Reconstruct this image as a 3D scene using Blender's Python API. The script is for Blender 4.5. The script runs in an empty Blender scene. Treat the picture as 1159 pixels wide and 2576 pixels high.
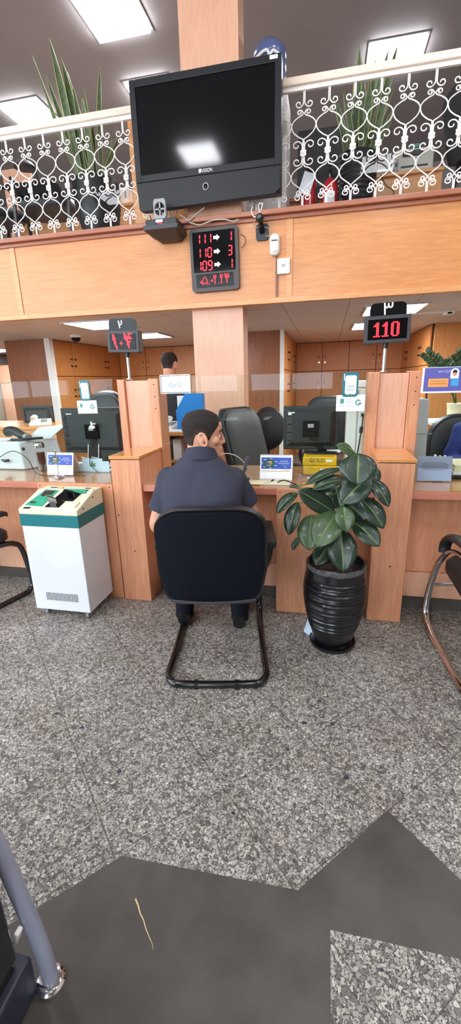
import bpy, bmesh, math, random
from mathutils import Vector, Matrix, Euler
random.seed(7)
S = bpy.context.scene
COL = S.collection
PI = math.pi
V = Vector

# ---------------------------------------------------------------- camera
F_PX, CZ = 1076.0, 1.45
AX = (V((0.9771092, 0.21108351, -0.02648317)), V((0.03715786, -0.29191227, -0.95572303)), V((-0.20946814, 0.93286171, -0.29307358)))
cam = bpy.data.cameras.new('camera')
cam.sensor_fit = 'VERTICAL'; cam.sensor_height = 36.0; cam.lens = 36.0 * F_PX / 2576.0
cam.clip_start = 0.02; cam.clip_end = 200
co = bpy.data.objects.new('camera', cam); COL.objects.link(co)
m = Matrix.Identity(4)
for i in range(3):
    m[i][0] = AX[0][i]; m[i][1] = -AX[1][i]; m[i][2] = -AX[2][i]
m.translation = V((0, 0, CZ))
co.matrix_world = m
S.camera = co

def ray(x, y): return AX[0] * ((x - 579.5) / F_PX) + AX[1] * ((y - 1288.0) / F_PX) + AX[2]
def P(x, y, Y):
    v = ray(x, y); return v * (Y / v.y) + V((0, 0, CZ))
def PZ(x, y, z):
    v = ray(x, y); return v * ((z - CZ) / v.z) + V((0, 0, CZ))
DV, RV = V((-0.18227528, 0.98324754, 0)), V((0.98324754, 0.18227528, 0))
def PD(x, y, D):
    v = ray(x, y); return v * (D / v.dot(DV)) + V((0, 0, CZ))

# ---------------------------------------------------------------- materials
def srgb(r, g, b):
    f = lambda c: ((c / 255 + 0.055) / 1.055) ** 2.4 if c > 10.3 else c / 255 / 12.92
    return (f(r), f(g), f(b), 1)
MATS = {}
def mat(name, col, rough=0.5, metal=0.0, spec=0.5, emit=0.0, coat=0.0, var=0.0, vscale=8.0, bump=0.0, bscale=60.0, alpha=1.0, ecol=None):
    m = bpy.data.materials.new(name); m.use_nodes = True
    nt = m.node_tree; b = nt.nodes['Principled BSDF']
    c = srgb(*col)
    b.inputs['Base Color'].default_value = c
    b.inputs['Roughness'].default_value = rough
    b.inputs['Metallic'].default_value = metal
    b.inputs['Specular IOR Level'].default_value = spec
    b.inputs['Coat Weight'].default_value = coat
    b.inputs['Coat Roughness'].default_value = 0.08
    b.inputs['Alpha'].default_value = alpha
    if emit:
        b.inputs['Emission Color'].default_value = srgb(*(ecol or col)); b.inputs['Emission Strength'].default_value = emit
    if var or bump:
        tc = nt.nodes.new('ShaderNodeTexCoord')
    if var:
        n = nt.nodes.new('ShaderNodeTexNoise'); n.inputs['Scale'].default_value = vscale; n.inputs['Detail'].default_value = 5
        nt.links.new(tc.outputs['Object'], n.inputs['Vector'])
        r = nt.nodes.new('ShaderNodeValToRGB')
        r.color_ramp.elements[0].position = 0.3; r.color_ramp.elements[1].position = 0.7
        r.color_ramp.elements[0].color = tuple(x * (1 - var) for x in c[:3]) + (1,)
        r.color_ramp.elements[1].color = tuple(min(1, x * (1 + var)) for x in c[:3]) + (1,)
        nt.links.new(n.outputs['Fac'], r.inputs['Fac']); nt.links.new(r.outputs['Color'], b.inputs['Base Color'])
    if bump:
        n2 = nt.nodes.new('ShaderNodeTexNoise'); n2.inputs['Scale'].default_value = bscale; n2.inputs['Detail'].default_value = 3
        nt.links.new(tc.outputs['Object'], n2.inputs['Vector'])
        bp = nt.nodes.new('ShaderNodeBump'); bp.inputs['Strength'].default_value = bump; bp.inputs['Distance'].default_value = 0.004
        nt.links.new(n2.outputs['Fac'], bp.inputs['Height']); nt.links.new(bp.outputs['Normal'], b.inputs['Normal'])
    MATS[name] = m
    return m

def wood(name, light, dark, scale=(3, 40, 3), rough=0.38, coat=0.15):
    """beech veneer: a stretched noise for the grain and a slow one for the board tone"""
    m = bpy.data.materials.new(name); m.use_nodes = True
    nt = m.node_tree; b = nt.nodes['Principled BSDF']; L = nt.links.new
    tc = nt.nodes.new('ShaderNodeTexCoord'); mp = nt.nodes.new('ShaderNodeMapping'); mp.inputs['Scale'].default_value = scale
    L(tc.outputs['Object'], mp.inputs['Vector'])
    n = nt.nodes.new('ShaderNodeTexNoise'); n.inputs['Scale'].default_value = 2.2; n.inputs['Detail'].default_value = 6; n.inputs['Roughness'].default_value = 0.65
    n.inputs['Distortion'].default_value = 0.5
    L(mp.outputs['Vector'], n.inputs['Vector'])
    r = nt.nodes.new('ShaderNodeValToRGB')
    r.color_ramp.elements[0].position = 0.32; r.color_ramp.elements[0].color = srgb(*dark)
    r.color_ramp.elements[1].position = 0.66; r.color_ramp.elements[1].color = srgb(*light)
    L(n.outputs['Fac'], r.inputs['Fac']); L(r.outputs['Color'], b.inputs['Base Color'])
    b.inputs['Roughness'].default_value = rough; b.inputs['Coat Weight'].default_value = coat; b.inputs['Coat Roughness'].default_value = 0.15
    MATS[name] = m
    return m

def front_fresnel(nt, ior):
    """the pane is passed straight through, so only its outer faces reflect"""
    f = nt.nodes.new('ShaderNodeFresnel'); f.inputs['IOR'].default_value = ior
    g = nt.nodes.new('ShaderNodeNewGeometry'); i = nt.nodes.new('ShaderNodeMath'); i.operation = 'SUBTRACT'; i.inputs[0].default_value = 1.0
    nt.links.new(g.outputs['Backfacing'], i.inputs[1])
    m = nt.nodes.new('ShaderNodeMath'); m.operation = 'MULTIPLY'; nt.links.new(f.outputs['Fac'], m.inputs[0]); nt.links.new(i.outputs[0], m.inputs[1])
    return m.outputs[0]
def glass(name, tint=(0.93, 0.97, 0.95), rough=0.0, ior=1.45):
    m = bpy.data.materials.new(name); m.use_nodes = True
    nt = m.node_tree; nt.nodes.clear(); L = nt.links.new
    o = nt.nodes.new('ShaderNodeOutputMaterial'); mx = nt.nodes.new('ShaderNodeMixShader')
    t = nt.nodes.new('ShaderNodeBsdfTransparent'); t.inputs['Color'].default_value = (*tint, 1)
    g = nt.nodes.new('ShaderNodeBsdfGlossy'); g.inputs['Roughness'].default_value = rough; g.inputs['Color'].default_value = (1, 1, 1, 1)
    L(front_fresnel(nt, ior), mx.inputs['Fac']); L(t.outputs['BSDF'], mx.inputs[1]); L(g.outputs['BSDF'], mx.inputs[2]); L(mx.outputs['Shader'], o.inputs['Surface'])
    MATS[name] = m
    return m

# ---------------------------------------------------------------- mesh builder
class MB:
    def __init__(s): s.v = []; s.f = []; s.mi = []; s.k = 0
    def add(s, verts, faces, mi=None):
        o = len(s.v); s.v += [V(p) for p in verts]
        for f in faces: s.f.append(tuple(o + i for i in f)); s.mi.append(s.k if mi is None else mi)
        return s
    def xf(s, M, start=0):
        for i in range(start, len(s.v)): s.v[i] = M @ s.v[i]
        return s
    def box(s, x0, x1, y0, y1, z0, z1, M=None):
        v = [V((x, y, z)) for x in (x0, x1) for y in (y0, y1) for z in (z0, z1)]
        if M is not None: v = [M @ p for p in v]
        return s.add(v, [(0, 1, 3, 2), (4, 6, 7, 5), (0, 4, 5, 1), (2, 3, 7, 6), (0, 2, 6, 4), (1, 5, 7, 3)])
    def hexa(s, b, t):
        """b, t: four corners each, same order"""
        return s.add(list(b) + list(t), [(3, 2, 1, 0), (4, 5, 6, 7)] + [(i, (i + 1) % 4, 4 + (i + 1) % 4, 4 + i) for i in range(4)])
    def prism(s, poly, y0, y1, M=None):
        """polygon in XZ, extruded along Y"""
        n = len(poly); v = [V((p[0], y0, p[1])) for p in poly] + [V((p[0], y1, p[1])) for p in poly]
        if M is not None: v = [M @ p for p in v]
        return s.add(v, [tuple(range(n)), tuple(range(2 * n - 1, n - 1, -1))] + [(i, n + i, n + (i + 1) % n, (i + 1) % n) for i in range(n)])
    def tube(s, pts, r, n=10, closed=False, caps=True, flat=1.0):
        pts = [V(p) for p in pts]; N = len(pts); o = len(s.v)
        rs = r if isinstance(r, (list, tuple)) else [r] * N
        tang = []
        for i in range(N):
            a = pts[i - 1] if (i > 0 or closed) else pts[i]; b = pts[(i + 1) % N] if (i < N - 1 or closed) else pts[i]
            t = (b - a); tang.append(t.normalized() if t.length > 1e-9 else V((0, 0, 1)))
        up = V((0, 0, 1)) if abs(tang[0].z) < 0.9 else V((0, 1, 0))
        u = (up - tang[0] * up.dot(tang[0])).normalized()
        for i in range(N):
            u = (u - tang[i] * u.dot(tang[i]))
            u = u.normalized() if u.length > 1e-6 else V((1, 0, 0))
            w = tang[i].cross(u)
            for k in range(n):
                a = 2 * PI * k / n; s.v.append(pts[i] + (u * math.cos(a) + w * math.sin(a) * flat) * rs[i])
        for i in range(N if closed else N - 1):
            j = (i + 1) % N
            for k in range(n):
                k2 = (k + 1) % n
                s.f.append((o + i * n + k, o + i * n + k2, o + j * n + k2, o + j * n + k)); s.mi.append(s.k)
        if caps and not closed:
            s.f.append(tuple(o + k for k in range(n - 1, -1, -1))); s.mi.append(s.k)
            s.f.append(tuple(o + (N - 1) * n + k for k in range(n))); s.mi.append(s.k)
        return s
    def cyl(s, p0, p1, r0, r1=None, n=16):
        return s.tube([p0, p1], [r0, r0 if r1 is None else r1], n)
    def rings(s, rings, caps=True, closed=True):
        n = len(rings[0]); o = len(s.v)
        for r in rings: s.v += [V(p) for p in r]
        for i in range(len(rings) - 1):
            for k in range(n if closed else n - 1):
                k2 = (k + 1) % n
                s.f.append((o + i * n + k, o + i * n + k2, o + (i + 1) * n + k2, o + (i + 1) * n + k)); s.mi.append(s.k)
        if caps:
            s.f.append(tuple(o + k for k in range(n - 1, -1, -1))); s.mi.append(s.k)
            s.f.append(tuple(o + (len(rings) - 1) * n + k for k in range(n))); s.mi.append(s.k)
        return s
    def lathe(s, prof, c=(0, 0, 0), n=32, caps=True):
        c = V(c)
        return s.rings([[c + V((r * math.cos(2 * PI * k / n), r * math.sin(2 * PI * k / n), z)) for k in range(n)] for z, r in prof], caps)
    def ball(s, c, rx, ry=None, rz=None, n=16, m=10, M=None):
        c = V(c); ry = rx if ry is None else ry; rz = rx if rz is None else rz
        o = len(s.v)
        rr = []
        for i in range(m + 1):
            t = -PI / 2 + PI * i / m; t = max(-PI / 2 + 0.02, min(PI / 2 - 0.02, t))
            rr.append([V((rx * math.cos(t) * math.cos(2 * PI * k / n), ry * math.cos(t) * math.sin(2 * PI * k / n), rz * math.sin(t))) for k in range(n)])
        if M is not None: rr = [[M @ p for p in r] for r in rr]
        return s.rings([[c + p for p in r] for r in rr])
    def build(s, name, material, parent=None, smooth=False, bevel=0.0, origin=None, local=False, seg=2):
        me = bpy.data.meshes.new(name)
        if parent is not None and not local: o = ORG[parent.name]
        elif origin is not None: o = V(origin)
        else: o = V((0, 0, 0))
        me.from_pydata([tuple(p - o) for p in s.v], [], s.f)
        mats = material if isinstance(material, (list, tuple)) else [material]
        for q in mats: me.materials.append(MATS[q] if isinstance(q, str) else q)
        for p, i in zip(me.polygons, s.mi): p.material_index = min(i, len(mats) - 1)
        bm = bmesh.new(); bm.from_mesh(me); bmesh.ops.recalc_face_normals(bm, faces=bm.faces); bm.to_mesh(me); bm.free()
        if smooth:
            for p in me.polygons: p.use_smooth = True
        ob = bpy.data.objects.new(name, me); COL.objects.link(ob)
        if parent is not None: ob.parent = parent
        else: ob.location = o
        ORG[ob.name] = o
        if bevel:
            md = ob.modifiers.new('bevel', 'BEVEL'); md.width = bevel; md.segments = seg; md.limit_method = 'ANGLE'; md.angle_limit = 0.6
            md.harden_normals = False
        if smooth:
            try:
                md = ob.modifiers.new('edges', 'EDGE_SPLIT'); md.split_angle = math.radians(42)
            except Exception: pass
        return ob
ORG = {}
def thing(name, label, cat, loc=(0, 0, 0), rot=0.0, group=None):
    o = bpy.data.objects.new(name, None); COL.objects.link(o)
    o.empty_display_size = 0.1
    o.location = V(loc); o.rotation_euler = (0, 0, rot)
    ORG[o.name] = V(loc)
    return tag(o, label, cat, group)
def tag(o, label, cat, group=None, kind=None):
    o['label'] = label; o['category'] = cat
    if group: o['group'] = group
    if kind: o['kind'] = kind
    return o
def struct(o): o['kind'] = 'structure'; return o
def copy_tree(o, parent=None):
    c = o.copy(); COL.objects.link(c)
    ORG[c.name] = V((0, 0, 0))
    if parent is not None: c.parent = parent
    for ch in list(o.children): copy_tree(ch, c)
    return c

def rrect(w, h, r, n=5, cx=0, cz=0):
    out = []
    for qx, qz, a0 in ((w / 2 - r, h / 2 - r, 0), (-w / 2 + r, h / 2 - r, 90), (-w / 2 + r, -h / 2 + r, 180), (w / 2 - r, -h / 2 + r, 270)):
        for k in range(n + 1):
            a = math.radians(a0 + 90 * k / n); out.append((cx + qx + r * math.cos(a), cz + qz + r * math.sin(a)))
    return out
def spline(pts, n=6, closed=False):
    pts = [V(p) for p in pts]; N = len(pts); out = []
    g = (lambda i: pts[i % N]) if closed else (lambda i: pts[max(0, min(N - 1, i))])
    for i in range(N if closed else N - 1):
        a, b, c, d = g(i - 1), g(i), g(i + 1), g(i + 2)
        for k in range(n):
            t = k / n
            out.append(0.5 * (2 * b + (c - a) * t + (2 * a - 5 * b + 4 * c - d) * t * t + (3 * b - a - 3 * c + d) * t ** 3))
    if not closed: out.append(pts[-1])
    return out
def text(body, size, loc, material, parent, name='lettering', rot=(PI / 2, 0, 0), depth=0.0006, sx=1.0, align='CENTER'):
    c = bpy.data.curves.new('t', 'FONT'); c.body = body; c.size = size; c.extrude = depth; c.align_x = align; c.align_y = 'CENTER'
    o = bpy.data.objects.new('t', c); COL.objects.link(o)
    me = bpy.data.meshes.new_from_object(o.evaluated_get(bpy.context.evaluated_depsgraph_get()))
    bpy.data.objects.remove(o)
    M = Matrix.Translation(V(loc) - ORG[parent.name]) @ Euler(rot).to_matrix().to_4x4() @ Matrix.Diagonal((sx, 1, 1, 1))
    me.transform(M); me.materials.clear(); me.materials.append(MATS[material])
    ob = bpy.data.objects.new(name, me); COL.objects.link(ob); ob.parent = parent; ORG[ob.name] = ORG[parent.name]
    return ob
def frame_of(a, b, c):
    """plane frame from three corners: top-left, top-right, bottom-left"""
    return V(a), V(b) - V(a), V(c) - V(a)

# ---------------------------------------------------------------- palette
wood('beech_orange', (226, 165, 108), (208, 140, 82), (3, 3, 34))
wood('beech_fascia', (220, 150, 92), (200, 130, 74), (2.2, 20, 26))
wood('beech_front', (224, 160, 122), (206, 136, 98), (26, 26, 2.2))
wood('beech_pale', (228, 176, 146), (216, 160, 128), (26, 26, 2.2))
wood('beech_pink_edge', (205, 132, 108), (190, 115, 94), (3, 30, 30))
wood('beech_cabinet', (206, 140, 80), (186, 118, 62), (24, 24, 2.6), 0.45, 0.05)
wood('beech_top', (226, 158, 92), (208, 136, 74), (2.5, 26, 26), 0.25, 0.4)
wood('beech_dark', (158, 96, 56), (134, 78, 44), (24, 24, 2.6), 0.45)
wood('beech_red', (176, 110, 80), (156, 92, 66), (3, 26, 26), 0.4)
mat('seam', (60, 34, 20), 0.8)
mat('paint_grey', (150, 142, 142), 0.75, var=0.05, vscale=1.5)
mat('paint_hall', (170, 160, 150), 0.8)
mat('paint_white', (232, 228, 222), 0.4)
mat('iron_white', (240, 234, 228), 0.35, spec=0.5)
mat('rail_cream', (236, 216, 196), 0.35)
mat('black_plastic', (26, 26, 29), 0.42)
mat('black_gloss', (14, 14, 17), 0.12, spec=0.22)
mat('charcoal', (58, 57, 60), 0.5)
mat('tv_black', (27, 27, 29), 0.42, spec=0.35)
mat('board_brown', (74, 66, 62), 0.5)
mat('tv_screen', (9, 10, 12), 0.08, spec=0.36)
mat('screen', (8, 8, 10), 0.09, spec=0.15)
mat('black_leather', (24, 25, 28), 0.45, bump=0.25, bscale=160)
mat('black_fabric', (17, 20, 29), 0.95, bump=0.3, bscale=500, spec=0.15)
mat('navy_leather', (18, 18, 30), 0.5)
mat('grey_leather', (62, 62, 62), 0.55, bump=0.2, bscale=160)
mat('black_metal', (16, 16, 18), 0.2, coat=0.5)
mat('chrome', (225, 225, 228), 0.08, metal=1.0)
mat('chrome_dark', (150, 146, 146), 0.12, metal=1.0)
mat('steel', (170, 172, 176), 0.25, metal=1.0)
mat('dark_stone', (76, 70, 64), 0.42, var=0.3, vscale=6)
mat('pale_streak', (214, 188, 140), 0.5)
mat('machine_white', (222, 224, 228), 0.45, var=0.02)
mat('machine_cream', (222, 219, 190), 0.45)
mat('machine_teal', (8, 112, 118), 0.4)
mat('machine_green', (40, 160, 128), 0.35)
mat('led_red', (255, 30, 40), 0.5, emit=2.6, ecol=(255, 28, 40))
mat('led_white', (240, 240, 240), 0.5, emit=0.6)
mat('white_plastic', (232, 232, 228), 0.4)
mat('grey_white', (186, 194, 200), 0.45)
mat('grey_plastic', (150, 152, 152), 0.45)
mat('beige_plastic', (208, 204, 190), 0.5)
mat('pot_black', (16, 16, 20), 0.3, coat=0.25, bump=0.05, bscale=90)
mat('pot_rim_wear', (92, 90, 90), 0.6, var=0.6, vscale=40)
mat('soil', (52, 38, 28), 0.95, var=0.4, vscale=60)
mat('leaf_green', (30, 50, 34), 0.36, coat=0.12, var=0.3, vscale=9)
mat('leaf_rib', (92, 118, 64), 0.45)
mat('leaf_young', (62, 84, 50), 0.38, coat=0.12, var=0.25, vscale=14)
mat('stem_brown', (70, 56, 40), 0.7)
mat('snake_green', (74, 92, 58), 0.45, var=0.35, vscale=30)
mat('snake_edge', (170, 168, 106), 0.45)
mat('zz_green', (42, 70, 34), 0.3, coat=0.3)
mat('shirt_navy', (60, 61, 74), 0.85, bump=0.25, bscale=420, spec=0.2)
mat('shirt_dark', (44, 45, 52), 0.85, spec=0.2)
mat('shirt_blue', (52, 66, 128), 0.8, spec=0.2)
mat('trouser_dark', (24, 26, 36), 0.9, spec=0.15)
mat('shoe_black', (20, 20, 22), 0.4)
mat('hair_dark', (46, 39, 36), 0.85, bump=0.5, bscale=420, spec=0.25)
mat('hair_cropped', (66, 54, 48), 0.85, spec=0.2)
mat('pot_matte', (20, 20, 23), 0.45)
mat('eye_white', (225, 218, 210), 0.2)
mat('iris_dark', (36, 24, 18), 0.15)
mat('paper_white', (236, 238, 242), 0.6)
mat('paper_blue', (196, 214, 232), 0.5)
mat('paper_cream', (226, 216, 178), 0.7)
mat('ink', (60, 62, 70), 0.7)
mat('ink_grey', (150, 156, 164), 0.7)
mat('teal_sign', (20, 112, 124), 0.35)
mat('emblem_green', (70, 140, 96), 0.5)
mat('emblem_teal', (78, 146, 136), 0.5)
mat('blue_print', (24, 70, 168), 0.45)
mat('cyan_print', (70, 160, 210), 0.45)
mat('gold_print', (196, 160, 60), 0.45)
mat('island_green', (46, 92, 66), 0.45)
mat('yellow_pack', (232, 182, 24), 0.4, var=0.12, vscale=30)
mat('blue_file', (0, 130, 214), 0.35)
mat('card_purple', (98, 96, 172), 0.4)
mat('card_orange', (242, 164, 92), 0.45)
mat('red_paint', (190, 24, 34), 0.25, coat=0.4)
mat('lime', (186, 226, 40), 0.5)
mat('bottle_blue', (92, 106, 150), 0.2, coat=0.3)
mat('tea', (92, 40, 22), 0.1, coat=0.6)
mat('kiosk_navy', (48, 50, 66), 0.5)
mat('kiosk_green', (10, 22, 20), 0.08, coat=0.7)
mat('tube_grey', (168, 174, 196), 0.4, metal=0.1)
mat('brass', (206, 150, 70), 0.2, metal=1.0)
mat('cable_grey', (176, 170, 160), 0.6)
mat('conduit_brown', (140, 98, 70), 0.6)
mat('lamp', (255, 255, 255), 0.5, emit=20.0, ecol=(246, 249, 255))
mat('alu', (200, 202, 204), 0.3, metal=0.8)
glass('pane', ior=1.33)
glass('rail_glass', (0.95, 0.96, 0.96), 0.0, 1.25)
glass('acrylic', (0.97, 0.98, 1.0), 0.0, 1.4)

def skin_mat():
    m = mat('skin', (206, 150, 122), 0.5, var=0.10, vscale=22)
    b = m.node_tree.nodes['Principled BSDF']
    b.inputs['Subsurface Weight'].default_value = 0.12; b.inputs['Subsurface Radius'].default_value = (0.01, 0.004, 0.002)
skin_mat()

def floor_mat():
    m = bpy.data.materials.new('granite'); m.use_nodes = True
    nt = m.node_tree; b = nt.nodes['Principled BSDF']; L = nt.links.new; N = nt.nodes.new
    tc = N('ShaderNodeTexCoord')
    # wobble the coordinate so the grains get curled dark outlines
    nz = N('ShaderNodeTexNoise'); nz.inputs['Scale'].default_value = 80; nz.inputs['Detail'].default_value = 2.0
    L(tc.outputs['Object'], nz.inputs['Vector'])
    sub = N('ShaderNodeVectorMath'); sub.operation = 'SUBTRACT'; sub.inputs[1].default_value = (0.5, 0.5, 0.5); L(nz.outputs['Color'], sub.inputs[0])
    sc = N('ShaderNodeVectorMath'); sc.operation = 'SCALE'; sc.inputs['Scale'].default_value = 0.024; L(sub.outputs[0], sc.inputs[0])
    ad = N('ShaderNodeVectorMath'); ad.operation = 'ADD'; L(tc.outputs['Object'], ad.inputs[0]); L(sc.outputs[0], ad.inputs[1])
    vo = N('ShaderNodeTexVoronoi'); vo.feature = 'F1'; vo.inputs['Scale'].default_value = 84; L(ad.outputs[0], vo.inputs['Vector'])
    ve = N('ShaderNodeTexVoronoi'); ve.feature = 'DISTANCE_TO_EDGE'; ve.inputs['Scale'].default_value = 84; L(ad.outputs[0], ve.inputs['Vector'])
    sp = N('ShaderNodeSeparateColor'); L(vo.outputs['Color'], sp.inputs['Color'])
    rg = N('ShaderNodeValToRGB'); e = rg.color_ramp.elements
    e[0].position = 0.0; e[0].color = srgb(104, 100, 96); e[1].position = 1.0; e[1].color = srgb(206, 201, 192)
    for p, c in ((0.16, (128, 123, 118)), (0.30, (160, 155, 148)), (0.75, (184, 178, 170))):
        q = e.new(p); q.color = srgb(*c)
    L(sp.outputs[0], rg.inputs['Fac'])
    re = N('ShaderNodeValToRGB'); re.color_ramp.elements[0].position = 0.03; re.color_ramp.elements[0].color = (0, 0, 0, 1)
    re.color_ramp.elements[1].position = 0.125; re.color_ramp.elements[1].color = (1, 1, 1, 1)
    L(ve.outputs['Distance'], re.inputs['Fac'])
    n3 = N('ShaderNodeTexNoise'); n3.inputs['Scale'].default_value = 110; n3.inputs['Detail'].default_value = 1; L(tc.outputs['Object'], n3.inputs['Vector'])
    r3 = N('ShaderNodeValToRGB'); r3.color_ramp.elements[0].position = 0.50; r3.color_ramp.elements[0].color = (0, 0, 0, 1)
    r3.color_ramp.elements[1].position = 0.66; r3.color_ramp.elements[1].color = (0.8, 0.8, 0.8, 1); L(n3.outputs['Fac'], r3.inputs['Fac'])
    mxx = N('ShaderNodeMath'); mxx.operation = 'MAXIMUM'; L(re.outputs['Color'], mxx.inputs[0]); L(r3.outputs['Color'], mxx.inputs[1])
    mx = N('ShaderNodeMix'); mx.data_type = 'RGBA'; mx.inputs['A'].default_value = srgb(62, 59, 56)
    L(mxx.outputs[0], mx.inputs['Factor']); L(rg.outputs['Color'], mx.inputs['B'])
    # slow tone: dirty tracks and slab tone
    n4 = N('ShaderNodeTexNoise'); n4.inputs['Scale'].default_value = 3.1; n4.inputs['Detail'].default_value = 4; L(tc.outputs['Object'], n4.inputs['Vector'])
    r4 = N('ShaderNodeValToRGB'); r4.color_ramp.elements[0].position = 0.3; r4.color_ramp.elements[0].color = (0.78, 0.75, 0.70, 1)
    r4.color_ramp.elements[1].position = 0.65; r4.color_ramp.elements[1].color = (1, 1, 1, 1); L(n4.outputs['Fac'], r4.inputs['Fac'])
    mu = N('ShaderNodeMix'); mu.data_type = 'RGBA'; mu.blend_type = 'MULTIPLY'; mu.inputs['Factor'].default_value = 1.0
    L(mx.outputs['Result'], mu.inputs['A']); L(r4.outputs['Color'], mu.inputs['B'])
    # diagonal tile joints
    sx = N('ShaderNodeSeparateXYZ'); L(tc.outputs['Object'], sx.inputs[0])
    def mth(op, a, bb):
        n = N('ShaderNodeMath'); n.operation = op
        for i, q in enumerate((a, bb)):
            if q is None: continue
            if isinstance(q, (int, float)): n.inputs[i].default_value = q
            else: L(q, n.inputs[i])
        return n.outputs[0]
    def joint(val, off, per):
        t = mth('DIVIDE', mth('SUBTRACT', val, off), per)
        d = mth('ABSOLUTE', mth('SUBTRACT', mth('FRACT', mth('ADD', t, 0.5), None), 0.5), None)
        return mth('LESS_THAN', d, 0.0022 * 1.414 / per)
    s_ = mth('ADD', sx.outputs[0], sx.outputs[1]); d_ = mth('SUBTRACT', sx.outputs[1], sx.outputs[0])
    j = mth('MAXIMUM', joint(s_, 0.268, 0.592), joint(d_, 0.943, 0.555))
    mj = N('ShaderNodeMix'); mj.data_type = 'RGBA'; mj.inputs['B'].default_value = srgb(70, 64, 58)
    jf = mth('MULTIPLY', j, 0.72)
    L(jf, mj.inputs['Factor']); L(mu.outputs['Result'], mj.inputs['A'])
    L(mj.outputs['Result'], b.inputs['Base Color'])
    b.inputs['Roughness'].default_value = 0.42; b.inputs['Specular IOR Level'].default_value = 0.35
    MATS['granite'] = m
floor_mat()

def ceil_mat():
    m = bpy.data.materials.new('ceiling_tile'); m.use_nodes = True
    nt = m.node_tree; b = nt.nodes['Principled BSDF']; L = nt.links.new; N = nt.nodes.new
    tc = N('ShaderNodeTexCoord'); mp = N('ShaderNodeMapping'); mp.inputs['Location'].default_value = (2.83, -4.5, 0); L(tc.outputs['Object'], mp.inputs['Vector'])
    br = N('ShaderNodeTexBrick'); br.offset = 0.0; br.inputs['Scale'].default_value = 1.0
    br.inputs['Brick Width'].default_value = 0.6; br.inputs['Row Height'].default_value = 0.7; br.inputs['Mortar Size'].default_value = 0.004
    br.inputs['Color1'].default_value = srgb(218, 208, 200); br.inputs['Color2'].default_value = srgb(212, 202, 194); br.inputs['Mortar'].default_value = srgb(140, 128, 118)
    L(mp.outputs['Vector'], br.inputs['Vector']); L(br.outputs['Color'], b.inputs['Base Color']); b.inputs['Roughness'].default_value = 0.6
    MATS['ceiling_tile'] = m
ceil_mat()
# ================================================================ the setting
XL, XR, YB, YF, H = -6.6, 4.2, 9.2, -5.2, 4.9
ZC, YM = 2.1, 4.15                       # lower ceiling, mezzanine front
ZM = 2.78                                # mezzanine floor
def slab(name, x0, x1, y0, y1, z0, z1, m, bevel=0):
    return struct(MB().box(x0, x1, y0, y1, z0, z1).build(name, m, bevel=bevel))
slab('floor', XL, XR, YF, YB, -0.1, 0, 'granite')
b = MB()
poly = [(-1.5, -0.03), (-0.586, 0.886), (-0.029, 0.898), (0.262, 1.205), (0.642, 0.825), (0.064, 0.82), (0.064, -1.2), (-1.5, -1.2)]
n = len(poly)
b.add([V((x, y, 0.0012)) for x, y in poly] + [V((x, y, -0.01)) for x, y in poly], [tuple(range(n))] + [(i, n + i, n + (i + 1) % n, (i + 1) % n) for i in range(n)])
b.k = 1  # thin pale streak across the dark stone
v0, v1 = PZ(340, 2262, 0), PZ(386, 2390, 0)
side = (v1 - v0).cross(V((0, 0, 1))).normalized()
pts = [v0.lerp(v1, t) + side * random.uniform(-0.002, 0.002) for t in (0, .15, .3, .45, .6, .75, .9, 1)]
for i in range(len(pts) - 1):
    w0, w1 = 0.0022 * (1 - i / 9), 0.0022 * (1 - (i + 1) / 9)
    b.add([pts[i] - side * w0 + V((0, 0, .0016)), pts[i] + side * w0 + V((0, 0, .0016)), pts[i + 1] + side * w1 + V((0, 0, .0016)), pts[i + 1] - side * w1 + V((0, 0, .0016))], [(0, 1, 2, 3)])
b.k = 2
for px, py, r in ((805, 1763, 7), (765, 1818, 9), (835, 1822, 6), (205, 1830, 7), (300, 1940, 8), (870, 1955, 9), (142, 1795, 8), (960, 2440, 7), (724, 1885, 6), (585, 2045, 6)):
    c = PZ(px, py, .0012); k_ = (PZ(px + r, py, .0012) - c).length
    b.add([c + V((k_ * random.uniform(.5, 1.3) * math.cos(a), k_ * random.uniform(.4, .9) * math.sin(a), 0)) for a in [2 * PI * q / 9 for q in range(9)]], [tuple(range(9))])
struct(b.build('trim_1', ['dark_stone', 'pale_streak', 'kiosk_navy']))
slab('ceiling', XL, XR, YF, YB, H, H + 0.1, 'paint_grey')
b = MB(); b.box(XL - 0.1, XL, 1.9, YB, 0, H).box(XL - 0.1, XL, YF, 1.9, 0, 1.15).box(XL - 0.1, XL, YF, 1.9, 4.5, H)
for y in (YF + 0.1, -1.7, 1.8): b.box(XL - 0.1, XL, y - 0.1, y + 0.1, 1.15, 4.5)
struct(b.build('wall_left', 'paint_hall'))
for k, (ya, yb) in enumerate(((YF + 0.2, -1.8), (-1.6, 1.7))):
    b = MB()
    for z in (1.15, 1.98, 2.8, 3.6, 4.44): b.box(XL - 0.08, XL - 0.03, ya, yb, z, z + 0.06)
    for y in (ya, (ya + yb) / 2 - 0.03, yb - 0.06): b.box(XL - 0.08, XL - 0.03, y, y + 0.06, 1.15, 4.5)
    struct(b.build('window_%d' % (6 + k), 'paint_white'))
slab('wall_right', XR, XR + 0.1, YF, YB, 0, H, 'paint_hall')
slab('wall_back', XL, XR, YB, YB + 0.1, 0, H, 'paint_grey')
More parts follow.
